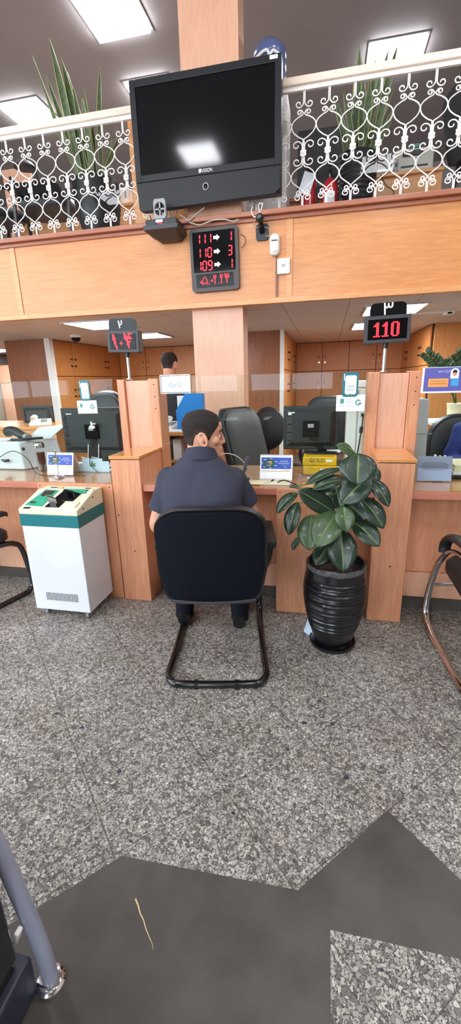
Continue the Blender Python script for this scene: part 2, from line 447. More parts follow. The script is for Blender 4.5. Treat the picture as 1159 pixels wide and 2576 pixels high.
# street side: glazed front behind the photographer
b = MB(); b.box(XL, XR, YF - 0.15, YF, 0, 1.15).box(XL, XR, YF - 0.15, YF, 4.5, H)
wx = [XL, -4.3, -2.0, 0.3, 2.6, XR]
for x in wx: b.box(x - 0.12, x + 0.12, YF - 0.15, YF, 1.15, 4.5)
struct(b.build('wall_front', 'paint_hall'))
b = MB(); b.box(0.42, XR, YF - 0.16, YF + 0.01, 1.1, 4.55); struct(b.build('wall_front_light_block', 'paint_hall'))  # unseen panel added over the right bays so daylight comes from the left
for i in range(3):
    b = MB(); x0, x1 = wx[i] + 0.12, wx[i + 1] - 0.12
    for z in (1.15, 1.98, 2.8, 3.6, 4.44): b.box(x0, x1, YF - 0.1, YF - 0.04, z, z + 0.06)
    for x in (x0, (x0 + x1) / 2 - 0.03, x1 - 0.06): b.box(x, x + 0.06, YF - 0.1, YF - 0.04, 1.15, 4.5)
    w = struct(b.build('window_%d' % (i + 1), 'paint_white'))
# mezzanine slab, its ceiling underneath
slab('ceiling_1', XL, XR, YM, YB, ZC, ZC + 0.05, 'ceiling_tile')
slab('floor_1', XL, XR, YM, YB, ZM - 0.1, ZM, 'paint_hall')
# fascia with its strips and mouldings
b = MB(); b.box(XL, XR, YM - 0.03, YM, ZC - 0.01, 2.72)
struct(b.build('wall_fascia', 'beech_fascia'))
b = MB()
b.box(XL, XR, YM - 0.055, YM - 0.03, ZC - 0.012, ZC + 0.035)
struct(b.build('trim_2', 'beech_orange', bevel=0.004))
b = MB(); b.box(XL, XR, YM - 0.05, YM, 2.72, 2.752).box(XL, XR, YM - 0.09, YM + 0.1, 2.752, 2.79)
struct(b.build('trim_3', 'beech_red', bevel=0.005))
for x in (-4.7, -3.0, -0.352, 1.35, 3.05):
    struct(MB().box(x - 0.027, x + 0.027, YM - 0.038, YM - 0.03, ZC + 0.035, 2.72).build('trim_4', 'beech_orange', bevel=0.002))
# the square column
b = MB(); b.box(-1.25, -0.772, YM + 0.03, 4.42, 0, H)
struct(b.build('wall_column', 'beech_pale'))
# recessed block right of the column, white post at its corner
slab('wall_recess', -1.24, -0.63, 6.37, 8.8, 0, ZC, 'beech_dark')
slab('trim_5', -0.655, -0.60, 6.32, 6.37, 0, ZC, 'paint_white')
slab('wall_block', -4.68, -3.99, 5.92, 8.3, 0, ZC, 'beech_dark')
slab('trim_6', -3.985, -3.90, 5.86, 5.945, 0, ZC, 'paint_white')
slab('wall_side', 1.36, XR, 6.5, 8.8, 0, ZC, 'beech_cabinet')
# ---------------------------------------------------------------- lamps in the ceilings
def lamp(name, label, x0, x1, y0, y1, z, group, drop=0.0):
    c = V(((x0 + x1) / 2, (y0 + y1) / 2, z))
    t = thing(name, label, 'ceiling light', c, group=group)
    b = MB(); f = 0.03
    b.box(x0, x1, y0, y0 + f, z - 0.012, z).box(x0, x1, y1 - f, y1, z - 0.012, z).box(x0, x0 + f, y0 + f, y1 - f, z - 0.012, z).box(x1 - f, x1, y0 + f, y1 - f, z - 0.012, z)
    b.build('frame', 'alu', t)
    MB().box(x0 + f, x1 - f, y0 + f, y1 - f, z - 0.006 - drop, z - 0.001).build('diffuser', 'lamp', t)  # drop lowers the diffuser so its glowing sides put a halo on the ceiling
    return t
GU, GL = 'square light panels in the upper ceiling', 'square light panels under the balcony'
lamp('ceiling_light', 'large glowing square light panel at the top left of the upper ceiling', -2.48, -1.86, 4.75, 5.35, H, GU, 0.035)
lamp('ceiling_light', 'glowing light panel above the left railing and snake plant', -4.25, -3.66, 5.95, 6.6, H, GU, 0.035)
lamp('ceiling_light', 'glowing light panel behind the right snake plant above the railing', 0.30, 0.92, 6.08, 6.65, H, GU, 0.035)
lamp('ceiling_light', 'light panel mostly hidden behind the top left corner of the television', -2.53, -1.95, 5.98, 6.6, H, GU, 0.035)
lamp('ceiling_light', 'long light panel under the balcony left of the raised number two sign', -2.84, -2.24, 4.5, 5.2, ZC, GL)
lamp('ceiling_light', 'far light panel under the balcony just right of the number two sign', -2.84, -2.24, 5.86, 6.5, ZC, GL)
lamp('ceiling_light', 'near light panel under the balcony behind the number three sign', 0.32, 0.92, 4.64, 5.32, ZC, GL)
lamp('ceiling_light', 'far light panel under the balcony left of the number three sign', 0.28, 0.88, 5.98, 6.75, ZC, GL)
lamp('ceiling_light', 'light panel under the balcony at the far left edge', -6.2, -5.6, 6.95, 7.6, ZC, GL)
for i, (x, y) in enumerate(((-2.4, -0.1), (0.4, -0.75), (-4.4, -0.75), (-2.1, -3.2), (0.9, -3.2), (2.8, -0.75), (-4.4, -3.2), (0.55, 2.3), (2.8, 2.3), (-4.4, 2.3))):  # first panel mirrors in the television; the others are added to brighten the hall
    lamp('ceiling_light', 'unseen square light panel in the hall ceiling over the customers', x, x + 0.6, y, y + 0.6, H, 'square light panels in the hall ceiling', 0.035)

# ================================================================ the railing
rl = thing('balcony_railing', 'white wrought iron balcony railing of scrolls, rings and rosettes', 'railing', (-1.2, 4.2, ZM))
YR = 4.2
b = MB(); b.box(XL, XR, YR - 0.035, YR + 0.035, 3.632, 3.668).box(XL, XR, YR - 0.026, YR + 0.026, 3.668, 3.69); b.build('top_rail', 'rail_cream', rl, bevel=0.008)
MB().box(XL, XR, YR - 0.014, YR + 0.014, 3.60, 3.632).build('upper_bar', 'iron_white', rl, bevel=0.003)
MB().box(XL, XR, YR - 0.012, YR + 0.012, 2.80, 2.828).build('bottom_rail', 'iron_white', rl, bevel=0.003)
Z0, Z1 = 2.826, 3.602
UX = 0.193 / 305.0                    # one drawing unit of the motif
def zz(t): return Z0 + t * (Z1 - Z0)
UZ = (Z1 - Z0) / 1465.0
def spiral(cx, cz, r0, r1, a0, a1, n=14):
    return [(cx + (r0 + (r1 - r0) * k / n) * math.cos(math.radians(a0 + (a1 - a0) * k / n)), cz + (r0 + (r1 - r0) * k / n) * math.sin(math.radians(a0 + (a1 - a0) * k / n))) for k in range(n + 1)]
def motif_half():
    """right half in drawing units: x to the right, z up from the bottom bar (1465 units tall)"""
    c = []
    c.append([(8, 0), (8, 120)] + [(10, 135), (22, 155)] + spiral(62, 118, 46, 16, 125, -330))               # big bottom scroll
    c.append([(6, 195)] + [(20, 172)] + spiral(52, 186, 34, 12, 205, 620) )                                    # small curl (start of the ogee)
    ring1 = spline([(6, 185, 0), (8, 215, 0), (60, 262, 0), (125, 320, 0), (149, 385, 0), (130, 450, 0), (75, 500, 0), (22, 525, 0), (9, 560, 0), (8, 700, 0)], 5)
    c.append([(p.x, p.y) for p in ring1])
    c.append([(14, 690), (16, 600), (24, 565)] + spiral(80, 590, 58, 18, 205, 540))                            # lower outer scroll
    c.append([(14, 690), (16, 790), (24, 820)] + spiral(84, 798, 60, 18, 155, -190))                           # upper outer scroll
    ring2 = spline([(8, 700, 0), (8, 840, 0), (10, 872, 0), (60, 902, 0), (125, 965, 0), (150, 1040, 0), (130, 1100, 0), (75, 1145, 0), (20, 1172, 0), (6, 1200, 0)], 5)
    c.append([(p.x, p.y) for p in ring2])
    c.append([(6, 1190), (20, 1218)] + spiral(52, 1206, 34, 12, 155, -260))                                    # small curl
    c.append([(8, 1465), (8, 1330), (12, 1300)] + spiral(66, 1308, 48, 16, 190, 560))                          # big top scroll
    return c
def make_baluster(x):
    b = MB()
    for pl in motif_half():
        for sgn in (1, -1):
            b.tube([V((sgn * px * UX, 0, Z0 + pz * UZ)) for px, pz in pl], 0.0048, 6)
    o = b.build('baluster', 'iron_white', rl, smooth=True, local=True)
    o.location = (x + 1.2, 0, -ZM)
    r = MB()
    zc = Z0 + 690 * UZ
    for k in range(6):
        a = PI / 3 * k + PI / 6
        r.ball((math.cos(a) * 0.017, -0.012, zc + math.sin(a) * 0.019), 0.011, 0.006, 0.012, 10, 6)
    r.ball((0, -0.014, zc), 0.01, 0.01, 0.01, 10, 6)
    r.box(-0.012, 0.012, -0.006, 0.008, zc - 0.035, zc + 0.035)
    q = r.build('rosette', 'iron_white', o, smooth=True, local=True)
    return o
bal0 = make_baluster(-0.258)
for k in range(-15, 12):
    if k == 0: continue
    c = copy_tree(bal0, rl); c.location = (-0.258 + 0.1926 * k + 1.2, 0, -ZM)
MB().box(-0.40, XR, YR + 0.05, YR + 0.056, 2.83, 3.62).build('glass_panel', 'rail_glass', rl)
MB().box(XL, -1.9, YR + 0.05, YR + 0.056, 2.83, 3.62).build('glass_panel', 'rail_glass', rl)

# ================================================================ television
tv = thing('television', 'big black flat television hung in front of the white balcony railing', 'television', (-1.03, 4.0, 2.85))
x0, x1, z0, z1, y = -1.637, -0.418, 2.85, 3.757, 4.03
b = MB(); b.box(x0, x1, y, y + 0.09, z0 + 0.03, z1).box(x0 + 0.2, x1 - 0.2, y + 0.09, y + 0.12, z0 + 0.2, z1 - 0.2); b.build('housing', 'tv_black', tv, bevel=0.01)
b = MB(); zb = z0 + 0.215; f = 0.05
b.box(x0, x0 + f, y - 0.02, y + 0.005, zb, z1).box(x1 - f, x1, y - 0.02, y + 0.005, zb, z1).box(x0 + f, x1 - f, y - 0.02, y + 0.005, z1 - f, z1).box(x0 + f, x1 - f, y - 0.02, y + 0.005, zb, zb + f)
bz = b.build('bezel', 'tv_black', tv, bevel=0.003)
MB().box(x0 + f, x1 - f, y - 0.011, y + 0.002, zb + f, z1 - f).build('screen_panel', 'tv_screen', tv)
b = MB(); b.prism([(x0 + 0.004, zb - 0.006), (x1 - 0.004, zb - 0.006), (x1 - 0.004, z0 + 0.05), (x1 - 0.05, z0 + 0.02), (x0 + 0.05, z0), (x0 + 0.02, z0 + 0.01)], y - 0.03, y + 0.03)
b.build('speaker_bar', 'tv_black', tv, bevel=0.004)
b = MB(); b.tube([V((-1.03 + 0.022 * math.cos(a), y - 0.033, zb - 0.09 + 0.024 * math.sin(a))) for a in [2 * PI * k / 20 for k in range(20)]], 0.005, 8, closed=True); b.build('power_ring', 'grey_plastic', tv, smooth=True)
MB().ball((-1.03, y - 0.031, zb - 0.09), 0.015, 0.004, 0.017).build('power_button', 'black_gloss', tv, smooth=True)
text('■VISION', 0.036, (-1.03, y - 0.0215, zb + 0.024), 'white_plastic', tv, 'brand_lettering', sx=0.8)
p = P(688, 143, y - 0.02); MB().box(p.x - 0.03, p.x + 0.03, y - 0.0225, y - 0.0195, p.z - 0.012, p.z + 0.012).build('sticker', 'paper_white', tv)

# ================================================================ set-top shelf and devices under the television
p0, p1 = P(386, 600, 3.93), P(470, 583, 3.93)
sh = thing('set_top_shelf', 'dark wall shelf under the television carrying a black receiver', 'shelf', (-1.42, 4.1, 2.68))
zs = P(386, 575, 3.95).z
b = MB(); b.hexa([V((-1.545, 3.86, zs - 0.035)), V((-1.245, 3.86, zs - 0.035)), V((-1.245, 4.115, zs - 0.035)), V((-1.545, 4.115, zs - 0.035))], [V((-1.545, 3.86, zs)), V((-1.245, 3.86, zs)), V((-1.245, 4.115, zs)), V((-1.545, 4.115, zs))]).build('shelf_board', 'charcoal', sh, bevel=0.003)
b = MB(); b.hexa([V((-1.47, 4.02, zs - 0.075)), V((-1.30, 4.02, zs - 0.075)), V((-1.30, 4.115, zs - 0.075)), V((-1.47, 4.115, zs - 0.075))], [V((-1.53, 3.88, zs - 0.0352)), V((-1.26, 3.88, zs - 0.0352)), V((-1.26, 4.115, zs - 0.0352)), V((-1.53, 4.115, zs - 0.0352))]); b.build('bracket', 'charcoal', sh)
rc = thing('receiver_box', 'flat black receiver box standing on the shelf below the television', 'receiver', (-1.40, 3.98, zs))
MB().box(-1.53, -1.26, 3.88, 4.07, zs, zs + 0.045).build('housing', 'black_plastic', rc, bevel=0.004)
b = MB(); b.box(-1.435, -1.375, 3.872, 3.8795, zs + 0.016, zs + 0.036); b.build('paper_tag', 'paper_white', rc)
text('9.36', 0.022, (-1.40, 3.8785, zs + 0.008), 'led_red', rc, 'red_readout')
fn = thing('fan_plate', 'small square grey ventilation fan plate propped below the television', 'fan', (-1.37, 3.93, zs + 0.045))
cx, cz = -1.405, zs + 0.045 + 0.075
b = MB()
n = 24
outer = [(-0.052, -0.073), (0.052, -0.073), (0.052, 0.073), (-0.052, 0.073)]
ringp = [(0.044 * math.cos(2 * PI * k / n), 0.05 * math.sin(2 * PI * k / n)) for k in range(n)]
def proj(a):
    c_, s_ = math.cos(a), math.sin(a); t = min(0.052 / max(1e-6, abs(c_)), 0.073 / max(1e-6, abs(s_))); return (c_ * t, s_ * t)
outp = [proj(2 * PI * (k + 0.0) / n) for k in range(n)]
b.rings([[V((cx + q[0], yy, cz + q[1])) for q in pl] for pl, yy in ((outp, 3.90), (outp, 3.93), (ringp, 3.93), (ringp, 3.90), (outp, 3.90))], caps=False)
b.build('plate', 'grey_plastic', fn)
b = MB(); b.box(cx - 0.044, cx + 0.044, 3.905, 3.915, cz - 0.006, cz + 0.006).box(cx - 0.006, cx + 0.006, 3.905, 3.915, cz - 0.05, cz + 0.05); b.build('guard', 'grey_plastic', fn)
b = MB(); b.cyl((cx, 3.918, cz), (cx, 3.928, cz), 0.016, n=16)
for k in range(7):
    a = 2 * PI * k / 7; b.add([V((cx + 0.014 * math.cos(a), 3.92, cz + 0.014 * math.sin(a))), V((cx + 0.042 * math.cos(a), 3.918, cz + 0.047 * math.sin(a))), V((cx + 0.042 * math.cos(a + .6), 3.928, cz + 0.047 * math.sin(a + .6))), V((cx + 0.014 * math.cos(a + .6), 3.926, cz + 0.014 * math.sin(a + .6)))], [(0, 1, 2, 3), (3, 2, 1, 0)])
b.build('rotor', 'black_plastic', fn)
def cable(label, pts, r, m, cat='cable'):
    o = MB().tube(spline(pts, 6), r, 6).build('cable', m, smooth=True, origin=pts[0]); return tag(o, label, cat)
YC = 4.06
cable('pale cable looping under the television above the ticket display', [P(452, 540, YC), P(470, 552, YC), P(478, 560, YC), P(500, 566, YC), P(512, 563, YC), P(536, 554, YC), P(565, 552, YC), P(585, 557, YC), P(600, 552, YC)], 0.006, 'cable_grey')
cable('pale cable rising diagonally from the railing to the television', [P(468, 556, YC - .01), P(480, 552, YC - .01), P(492, 540, YC - .01), P(514, 522, YC - .01)], 0.005, 'cable_grey')
cable('thin black cable hanging behind the receiver at the television corner', [P(376, 541, YC), P(380, 552, YC), P(388, 570, YC)], 0.004, 'black_plastic')
cable('bundle of white cable loops hanging from the balcony by the right webcam', [P(636, 520, YC), P(632, 532, YC), P(640, 546, YC), P(652, 535, YC), P(650, 515, YC), P(660, 512, YC), P(656, 530, YC)], 0.005, 'paint_white')
cable('thin dark cable curling from the ticket display edge', [P(604, 590, 4.1), P(613, 594, 4.1), P(617, 605, 4.1), P(613, 618, 4.1), P(606, 624, 4.1)], 0.003, 'black_plastic')

# ================================================================ queue display board
bd = thing('queue_display', 'tall grey queue display board with red ticket numbers on the wood fascia', 'display', (-1.0, 4.11, 2.2))
c0, c1, c2 = P(480, 580, 4.08), P(601, 566, 4.08), P(491, 739, 4.08)
bw, bh = 0.428, 0.492
bc = V((-0.998, 4.08, 2.462))
tilt = -0.012
BM = Matrix.Translation(bc) @ Matrix.Rotation(tilt, 4, 'Y')
def bbox(name, x0, x1, z0, z1, y0, y1, m, parent, bevel=0):
    return MB().box(x0, x1, y0, y1, z0, z1, BM).build(name, m, parent, bevel=bevel)
b = MB(); b.prism(rrect(bw, bh, 0.03), 0.0, 0.045, BM); b.build('housing', 'board_brown', bd)
b = MB()
pan = [(-0.185, 0.187, -0.098, 0.215), (-0.168, 0.162, -0.215, -0.118)]
b.box(-0.187, 0.187, -0.004, 0.001, -0.092, 0.218, BM); b.build('upper_screen', 'screen', bd)
MB().box(-0.17, 0.165, -0.004, 0.001, -0.212, -0.108, BM).build('lower_screen', 'screen', bd)
SEG = {'0': 'abcdef', '1': 'bc', '3': 'abgcd', '9': 'abcfgd'}
def seg7(b, ch, x, z, w, h, t=0.0085, sl=-0.12, y0=-0.0065, y1=-0.0035):
    g = {'a': (0, h, w, h), 'd': (0, 0, w, 0), 'g': (0, h / 2, w, h / 2), 'b': (w, h / 2, w, h), 'c': (w, 0, w, h / 2), 'f': (0, h / 2, 0, h), 'e': (0, 0, 0, h / 2)}
    for q in SEG[ch]:
        xa, za, xb, zb = g[q]; e = 0.004
        if xa == xb: po = [(xa - t / 2, za + e), (xa + t / 2, za + e), (xa + t / 2, zb - e), (xa - t / 2, zb - e)]
        else: po = [(xa + e, za - t / 2), (xb - e, za - t / 2), (xb - e, za + t / 2), (xa + e, za + t / 2)]
        b.prism([(x + px - sl * pz * -1 * 0 + (-sl) * pz * 0.35, z + pz) for px, pz in po], y0, y1, BM)
rows = [(0.128, '111', '1'), (0.022, '110', '3'), (-0.078, '109', '1')]
for zrow, a, c in rows:
    for k, ch in enumerate(a + c):
        b = MB(); seg7(b, ch, -0.155 + 0.05 * k if k < 3 else 0.125, zrow, 0.032, 0.07); b.build('lit_digit', 'led_red', bd)
    b = MB(); zz_ = zrow + 0.037
    b.prism([(0.0, zz_ - 0.012), (0.03, zz_ - 0.012), (0.03, zz_ - 0.024), (0.058, zz_), (0.03, zz_ + 0.024), (0.03, zz_ + 0.012), (0.0, zz_ + 0.012)], -0.0055, -0.0035, BM)
    b.build('arrow', 'paint_white', bd)
DOT = {
 '0p': ["..#..", ".###.", "..#.."],
 '5p': ["...#...", "..#.#..", ".#...#.", ".#...#.", "#.....#", "#.....#", "#..#..#", "#.#.#.#", ".#...#."],
 '2p': ["#.#", "#.#", "###", "##.", ".#.", ".#.", ".#.", ".#.", ".#."],
 '3p': ["#.#.#", "#.#.#", "#####", ".####", ".##..", "..#..", "..#..", "..#..", "..#.."],
 '.': ["#"],
 '1p': ["#....", "##...", "##...", "###..", "##...", ".##..", ".##..", ".##..", "..#..", "..##.", "...#.", "...#."],
 '4p': ["#..###", "##.#..", "#####.", "######", ".##...", "..###.", "..##..", "..##..", "...#..", "...#.."],
 '1': ["..##.", ".###.", "####.", "..##.", "..##.", "..##.", "..##.", "..##.", "..##.", "#####"],
 '0': [".####.", "##..##", "##..##", "##..##", "##..##", "##..##", "##..##", "##..##", "##..##", ".####."],
}
def dots(b, key, x, z, p, M, y0=-0.0062, y1=-0.0035, fill=0.80):
    """bitmap with its lower left at x, z; p is the pitch of the lights"""
    rws = DOT[key]
    for j, r in enumerate(reversed(rws)):
        for i, ch in enumerate(r):
            if ch == '#': b.box(x + i * p, x + (i + fill) * p, y0, y1, z + j * p, z + (j + fill) * p, M)
zq = -0.192
for key, gx, gz, pp in (('0p', -0.142, zq + 0.012, 0.0068), ('5p', -0.118, zq, 0.0075), ('.', -0.058, zq, 0.009), ('0p', -0.045, zq + 0.018, 0.0068), ('2p', -0.012, zq, 0.0082), ('.', 0.03, zq, 0.009), ('2p', 0.046, zq, 0.0085), ('3p', 0.086, zq, 0.0085)):
    b = MB(); dots(b, key, gx, gz, pp, BM); b.build('lit_digit', 'led_red', bd)

# ================================================================ small devices on the fascia
wc = thing('webcam', 'small round black webcam clipped on the balcony edge, above a square one', 'camera', P(653, 552, 4.05), group='webcams on the fascia')
p = P(653, 548, 4.02)
MB().ball(p, 0.034, 0.03, 0.034, 18, 12).build('body', 'black_plastic', wc, smooth=True)
MB().cyl(p + V((0, -0.03, 0)), p + V((0, -0.038, 0)), 0.014, n=16).build('lens', 'black_gloss', wc, smooth=True)
MB().tube([p + V((0, 0, -0.03)), p + V((0.004, 0.02, -0.05)), p + V((0.004, 0.07, -0.05))], 0.008, 8).build('clip', 'black_plastic', wc, smooth=True)
wc = thing('webcam', 'small black camera on a square plate below the round webcam', 'camera', P(658, 585, 4.11), group='webcams on the fascia')
p = P(659, 584, 4.1)
b = MB(); b.prism(rrect(0.105, 0.12, 0.02, cx=p.x, cz=p.z), 4.10, 4.12); b.build('plate', 'black_plastic', wc)
MB().tube([p + V((0, 0, 0.0)), p + V((-0.006, -0.03, 0.05)), p + V((-0.008, -0.035, 0.075))], [0.024, 0.022, 0.012], 12).build('body', 'black_gloss', wc, smooth=True)
cable('thin beige wire looped around the two webcams', [P(640, 556, 4.09), P(637, 568, 4.09), P(648, 573, 4.09), P(668, 572, 4.09), P(679, 580, 4.09), P(677, 594, 4.09), P(668, 592, 4.09)], 0.003, 'cable_grey')
pr_ = thing('motion_sensor', 'white motion sensor fixed to the wood fascia above a brown conduit', 'sensor', P(691, 617, 4.1))
p = P(691, 617, 4.1)
b = MB()
for t, yy in ((1.0, 4.12), (1.0, 4.09), (0.85, 4.07)): pass
b.rings([[V((p.x + q[0] * s, yy, p.z + q[1] * s)) for q in rrect(0.084, 0.165, 0.036, 6)] for s, yy in ((0.96, 4.12), (1, 4.095), (0.93, 4.07), (0.7, 4.058))])
b.build('housing', 'white_plastic', pr_, smooth=True)
MB().ball(p + V((0, -0.03, -0.038)), 0.032, 0.02, 0.03).build('lens', 'paint_white', pr_, smooth=True)
MB().box(p.x - 0.025, p.x + 0.025, 4.052, 4.06, p.z + 0.022, p.z + 0.029).build('slot', 'charcoal', pr_)
q0, q1 = P(696, 642, 4.11), P(697, 748, 4.11)
tag(MB().box(q0.x - 0.009, q0.x + 0.009, 4.105, 4.12, q1.z, q0.z).build('cable_conduit', 'conduit_brown', origin=(q0.x, 4.11, q1.z)), 'brown vertical cable conduit running down below the motion sensor', 'conduit')
wf = thing('wireless_access_point', 'small white square wireless box on the fascia beside the conduit', 'router', P(713, 670, 4.1))
p = P(713, 670, 4.1)
b = MB(); b.prism(rrect(0.106, 0.118, 0.01, cx=p.x, cz=p.z), 4.085, 4.12); b.build('housing', 'white_plastic', wf, bevel=0.003)
b = MB()
for r in (0.008, 0.016, 0.024): b.tube([V((p.x + r * math.cos(a), 4.0835, p.z - 0.012 + r * math.sin(a))) for a in [math.radians(45 + 90 * k / 8) for k in range(9)]], 0.0022, 5)
b.build('radio_mark', 'ink_grey', wf)
# ================================================================ counters
ZT = 0.825
def counter(name, label, x0, x1, panels, strips=()):
    t = thing(name, label, 'counter', ((x0 + x1) / 2, 2.9, 0))
    MB().box(x0, x1, 2.515, 3.2, ZT - 0.035, ZT).build('worktop', 'beech_top', t)
    MB().box(x0, x1, 2.497, 2.515, ZT - 0.042, ZT - 0.002).build('front_edge', 'beech_pink_edge', t, bevel=0.002)
    MB().box(x0 + 0.004, x1 - 0.004, 2.50, 3.19, ZT + 0.0005, ZT + 0.006).build('glass_top', 'top_glass', t)
    MB().box(x0, x1, 2.66, 2.68, 0.27, ZT - 0.036).build('back_panel', 'beech_front', t)
    MB().box(x0, x1, 2.645, 2.68, 0.10, 0.266).build('kick_panel', 'beech_pale', t, bevel=0.002)
    MB().box(x0, x1, 2.675, 2.70, 0.0, 0.10).build('plinth', 'dark_stone', t)
    MB().box(x0, x1, 3.17, 3.19, 0.0, ZT - 0.036).build('staff_panel', 'beech_front', t)
    for a, c, top in panels:
        p = MB().box(a, c, 2.49, 2.512, 0.0, top).build('front_panel', 'beech_front', t, bevel=0.002)
        for xx, zz_ in ((a + 0.02, top - 0.02), (c - 0.02, top - 0.02)): MB().cyl((xx, 2.4895, zz_), (xx, 2.488, zz_), 0.004, n=10).build('screw', 'seam', p)
    return t
def glossy_top():
    m = bpy.data.materials.new('top_glass'); m.use_nodes = True; nt = m.node_tree; nt.nodes.clear(); L = nt.links.new
    o = nt.nodes.new('ShaderNodeOutputMaterial'); mx = nt.nodes.new('ShaderNodeMixShader')
    t = nt.nodes.new('ShaderNodeBsdfTransparent'); t.inputs['Color'].default_value = (0.95, 0.97, 0.96, 1)
    g = nt.nodes.new('ShaderNodeBsdfGlossy'); g.inputs['Roughness'].default_value = 0.03
    L(front_fresnel(nt, 1.45), mx.inputs['Fac']); L(t.outputs['BSDF'], mx.inputs[1]); L(g.outputs['BSDF'], mx.inputs[2]); L(mx.outputs['Shader'], o.inputs['Surface'])
    MATS['top_glass'] = m
glossy_top()
counter('service_counter', 'wooden service counter with glass top behind the white counting machine', -4.4, -1.335, [(-1.90, -1.345, ZT)])
counter('service_counter', 'middle wooden service counter where the seated man waits', -1.135, 0.294, [(-0.272, 0.20, ZT)])
counter('service_counter', 'right wooden service counter with paper notice, beside the chrome chair', 0.492, 2.6, [])
# ---------------------------------------------------------------- pillars
def pillar(label, bx0, bx1, px0, px1, ix0, ix1):
    t = thing('counter_pillar', label, 'pillar', ((bx0 + bx1) / 2, 2.68, 0))
    z = 1.014
    b = MB(); b.box(bx0, bx1, 2.478, 2.86, 0.0, z - 0.024); b.build('lower_box', 'beech_front', t, bevel=0.003)
    c = MB().box(bx0 - 0.006, bx1 + 0.006, 2.472, 2.862, z - 0.02, z).build('cap_board', 'beech_top', t, bevel=0.002)
    MB().box(bx0, bx1, 2.4775, 2.86, z - 0.0245, z - 0.0195).build('seam_strip', 'seam', t)
    for xx, zz_ in ((bx0 + 0.11, 0.37), (bx0 + 0.02, 0.62)): MB().cyl((xx, 2.4785, zz_), (xx, 2.476, zz_), 0.005, n=10).build('screw', 'seam', t)
    MB().box(ix0, ix1, 2.885, 3.02, ZT + 0.0068, 1.468).build('centre_panel', 'beech_pale', t, bevel=0.002)
    for a, c_ in ((px0, ix0 - 0.002), (ix1 + 0.002, px1)):
        u = MB().box(a, c_, 2.863, 3.02, ZT + 0.0068, 1.478).build('side_upright', 'beech_front', t, bevel=0.003)
    for zz_ in (1.44, 1.36, 1.28): MB().cyl((px1 - 0.03, 2.864, zz_), (px1 - 0.03, 2.861, zz_), 0.004, n=8).build('screw', 'seam', t)
    return t
pillar('beech pillar with boxed step at the left of the seated man, below sign two', -1.334, -1.136, -1.426, -1.123, -1.372, -1.199)
pillar('beech pillar with boxed step right of the potted rubber plant, below sign three', 0.294, 0.491, 0.245, 0.553, 0.313, 0.484)
# ---------------------------------------------------------------- glass partitions on the counters
def partition(label, x0, x1, y=2.80):
    o = MB().box(x0, x1, y, y + 0.008, ZT + 0.0065, 1.484).build('glass_partition', 'pane', origin=((x0 + x1) / 2, y, ZT + 0.0065))
    return tag(o, label, 'glass screen')
partition('clear glass screen on the left counter with two notices stuck on', -4.2, -1.43)
partition('clear glass screen on the middle counter behind the seated man', -1.11, 0.24)
partition('clear glass screen on the right counter carrying the purple name card', 0.556, 2.5)

# ---------------------------------------------------------------- teller number signs on poles
def number_sign(label, px, zfoot, y, bx0, bx1, bz0, bz1, plate, digit, glyphs, tilt, pitch):
    t = thing('number_sign', label, 'sign', (px, y, zfoot))
    cx, cz = (bx0 + bx1) / 2, (bz0 + bz1) / 2
    MB().cyl((px, y, zfoot), (px, y, bz0 + 0.01), 0.0115, n=16).build('pole', 'chrome', t, smooth=True)
    MB().cyl((px, y, bz0 - 0.032), (px, y, bz0 + 0.004), 0.0155, n=16).build('pole_collar', 'black_plastic', t, smooth=True)
    MB().cyl((px, y, zfoot), (px, y, zfoot + 0.006), 0.026, n=20).build('foot_flange', 'chrome', t, smooth=True)
    M = Matrix.Translation(V((cx, y - 0.03, cz))) @ Matrix.Rotation(tilt, 4, 'Y')
    w, h = bx1 - bx0, bz1 - bz0
    b = MB(); b.prism(rrect(w, h, 0.008), 0.0, 0.075, M); b.build('housing', 'charcoal', t, bevel=0.003)
    MB().box(-w / 2 + 0.02, w / 2 - 0.02, -0.003, 0.001, -h / 2 + 0.02, h / 2 - 0.02, M).build('display_screen', 'screen', t)
    x0, x1, z1 = plate
    pw = x1 - x0; ph = z1 - bz1 + 0.02
    po = [(-pw / 2, 0), (pw / 2, 0), (pw / 2, ph - 0.03)] + [(pw / 2 - 0.03 + 0.03 * math.cos(a), ph - 0.03 + 0.03 * math.sin(a)) for a in (0.5, 1.0)] + [(pw / 2 - 0.03, ph), (-pw / 2 + 0.03, ph)] + [(-pw / 2 + 0.03 - 0.03 * math.sin(a), ph - 0.03 + 0.03 * math.cos(a)) for a in (0.5, 1.0)] + [(-pw / 2, ph - 0.03)]
    po = [(q[0] + (x0 + x1) / 2 - cx, q[1] + h / 2 - 0.02) for q in po]
    pl = MB().prism(po, 0.012, 0.018, M).build('number_plate', 'black_gloss', t)
    b = MB()
    for st in digit:
        b.tube([M @ V(((x0 + x1) / 2 - cx + q[0], 0.0105, h / 2 - 0.02 + q[1])) for q in st], 0.0052, 8)
    b.build('plate_digit', 'paint_white', pl, smooth=True)
    for key, gx, gz, pp in glyphs:
        b = MB(); dots(b, key, gx, gz, pp, M, -0.0055, -0.003); b.build('lit_digit', 'led_red', t)
    return t
two = [spline([(-0.028, 0.082, 0), (-0.022, 0.06, 0), (-0.018, 0.034, 0)], 4), spline([(-0.026, 0.072, 0), (-0.02, 0.058, 0), (-0.006, 0.06, 0), (-0.004, 0.084, 0)], 5)]
three = [spline([(-0.022, 0.09, 0), (-0.020, 0.06, 0), (-0.018, 0.024, 0)], 4), spline([(-0.021, 0.078, 0), (-0.016, 0.064, 0), (-0.002, 0.066, 0), (0.0, 0.086, 0)], 5), spline([(0.0, 0.078, 0), (0.006, 0.064, 0), (0.02, 0.066, 0), (0.022, 0.09, 0)], 5)]
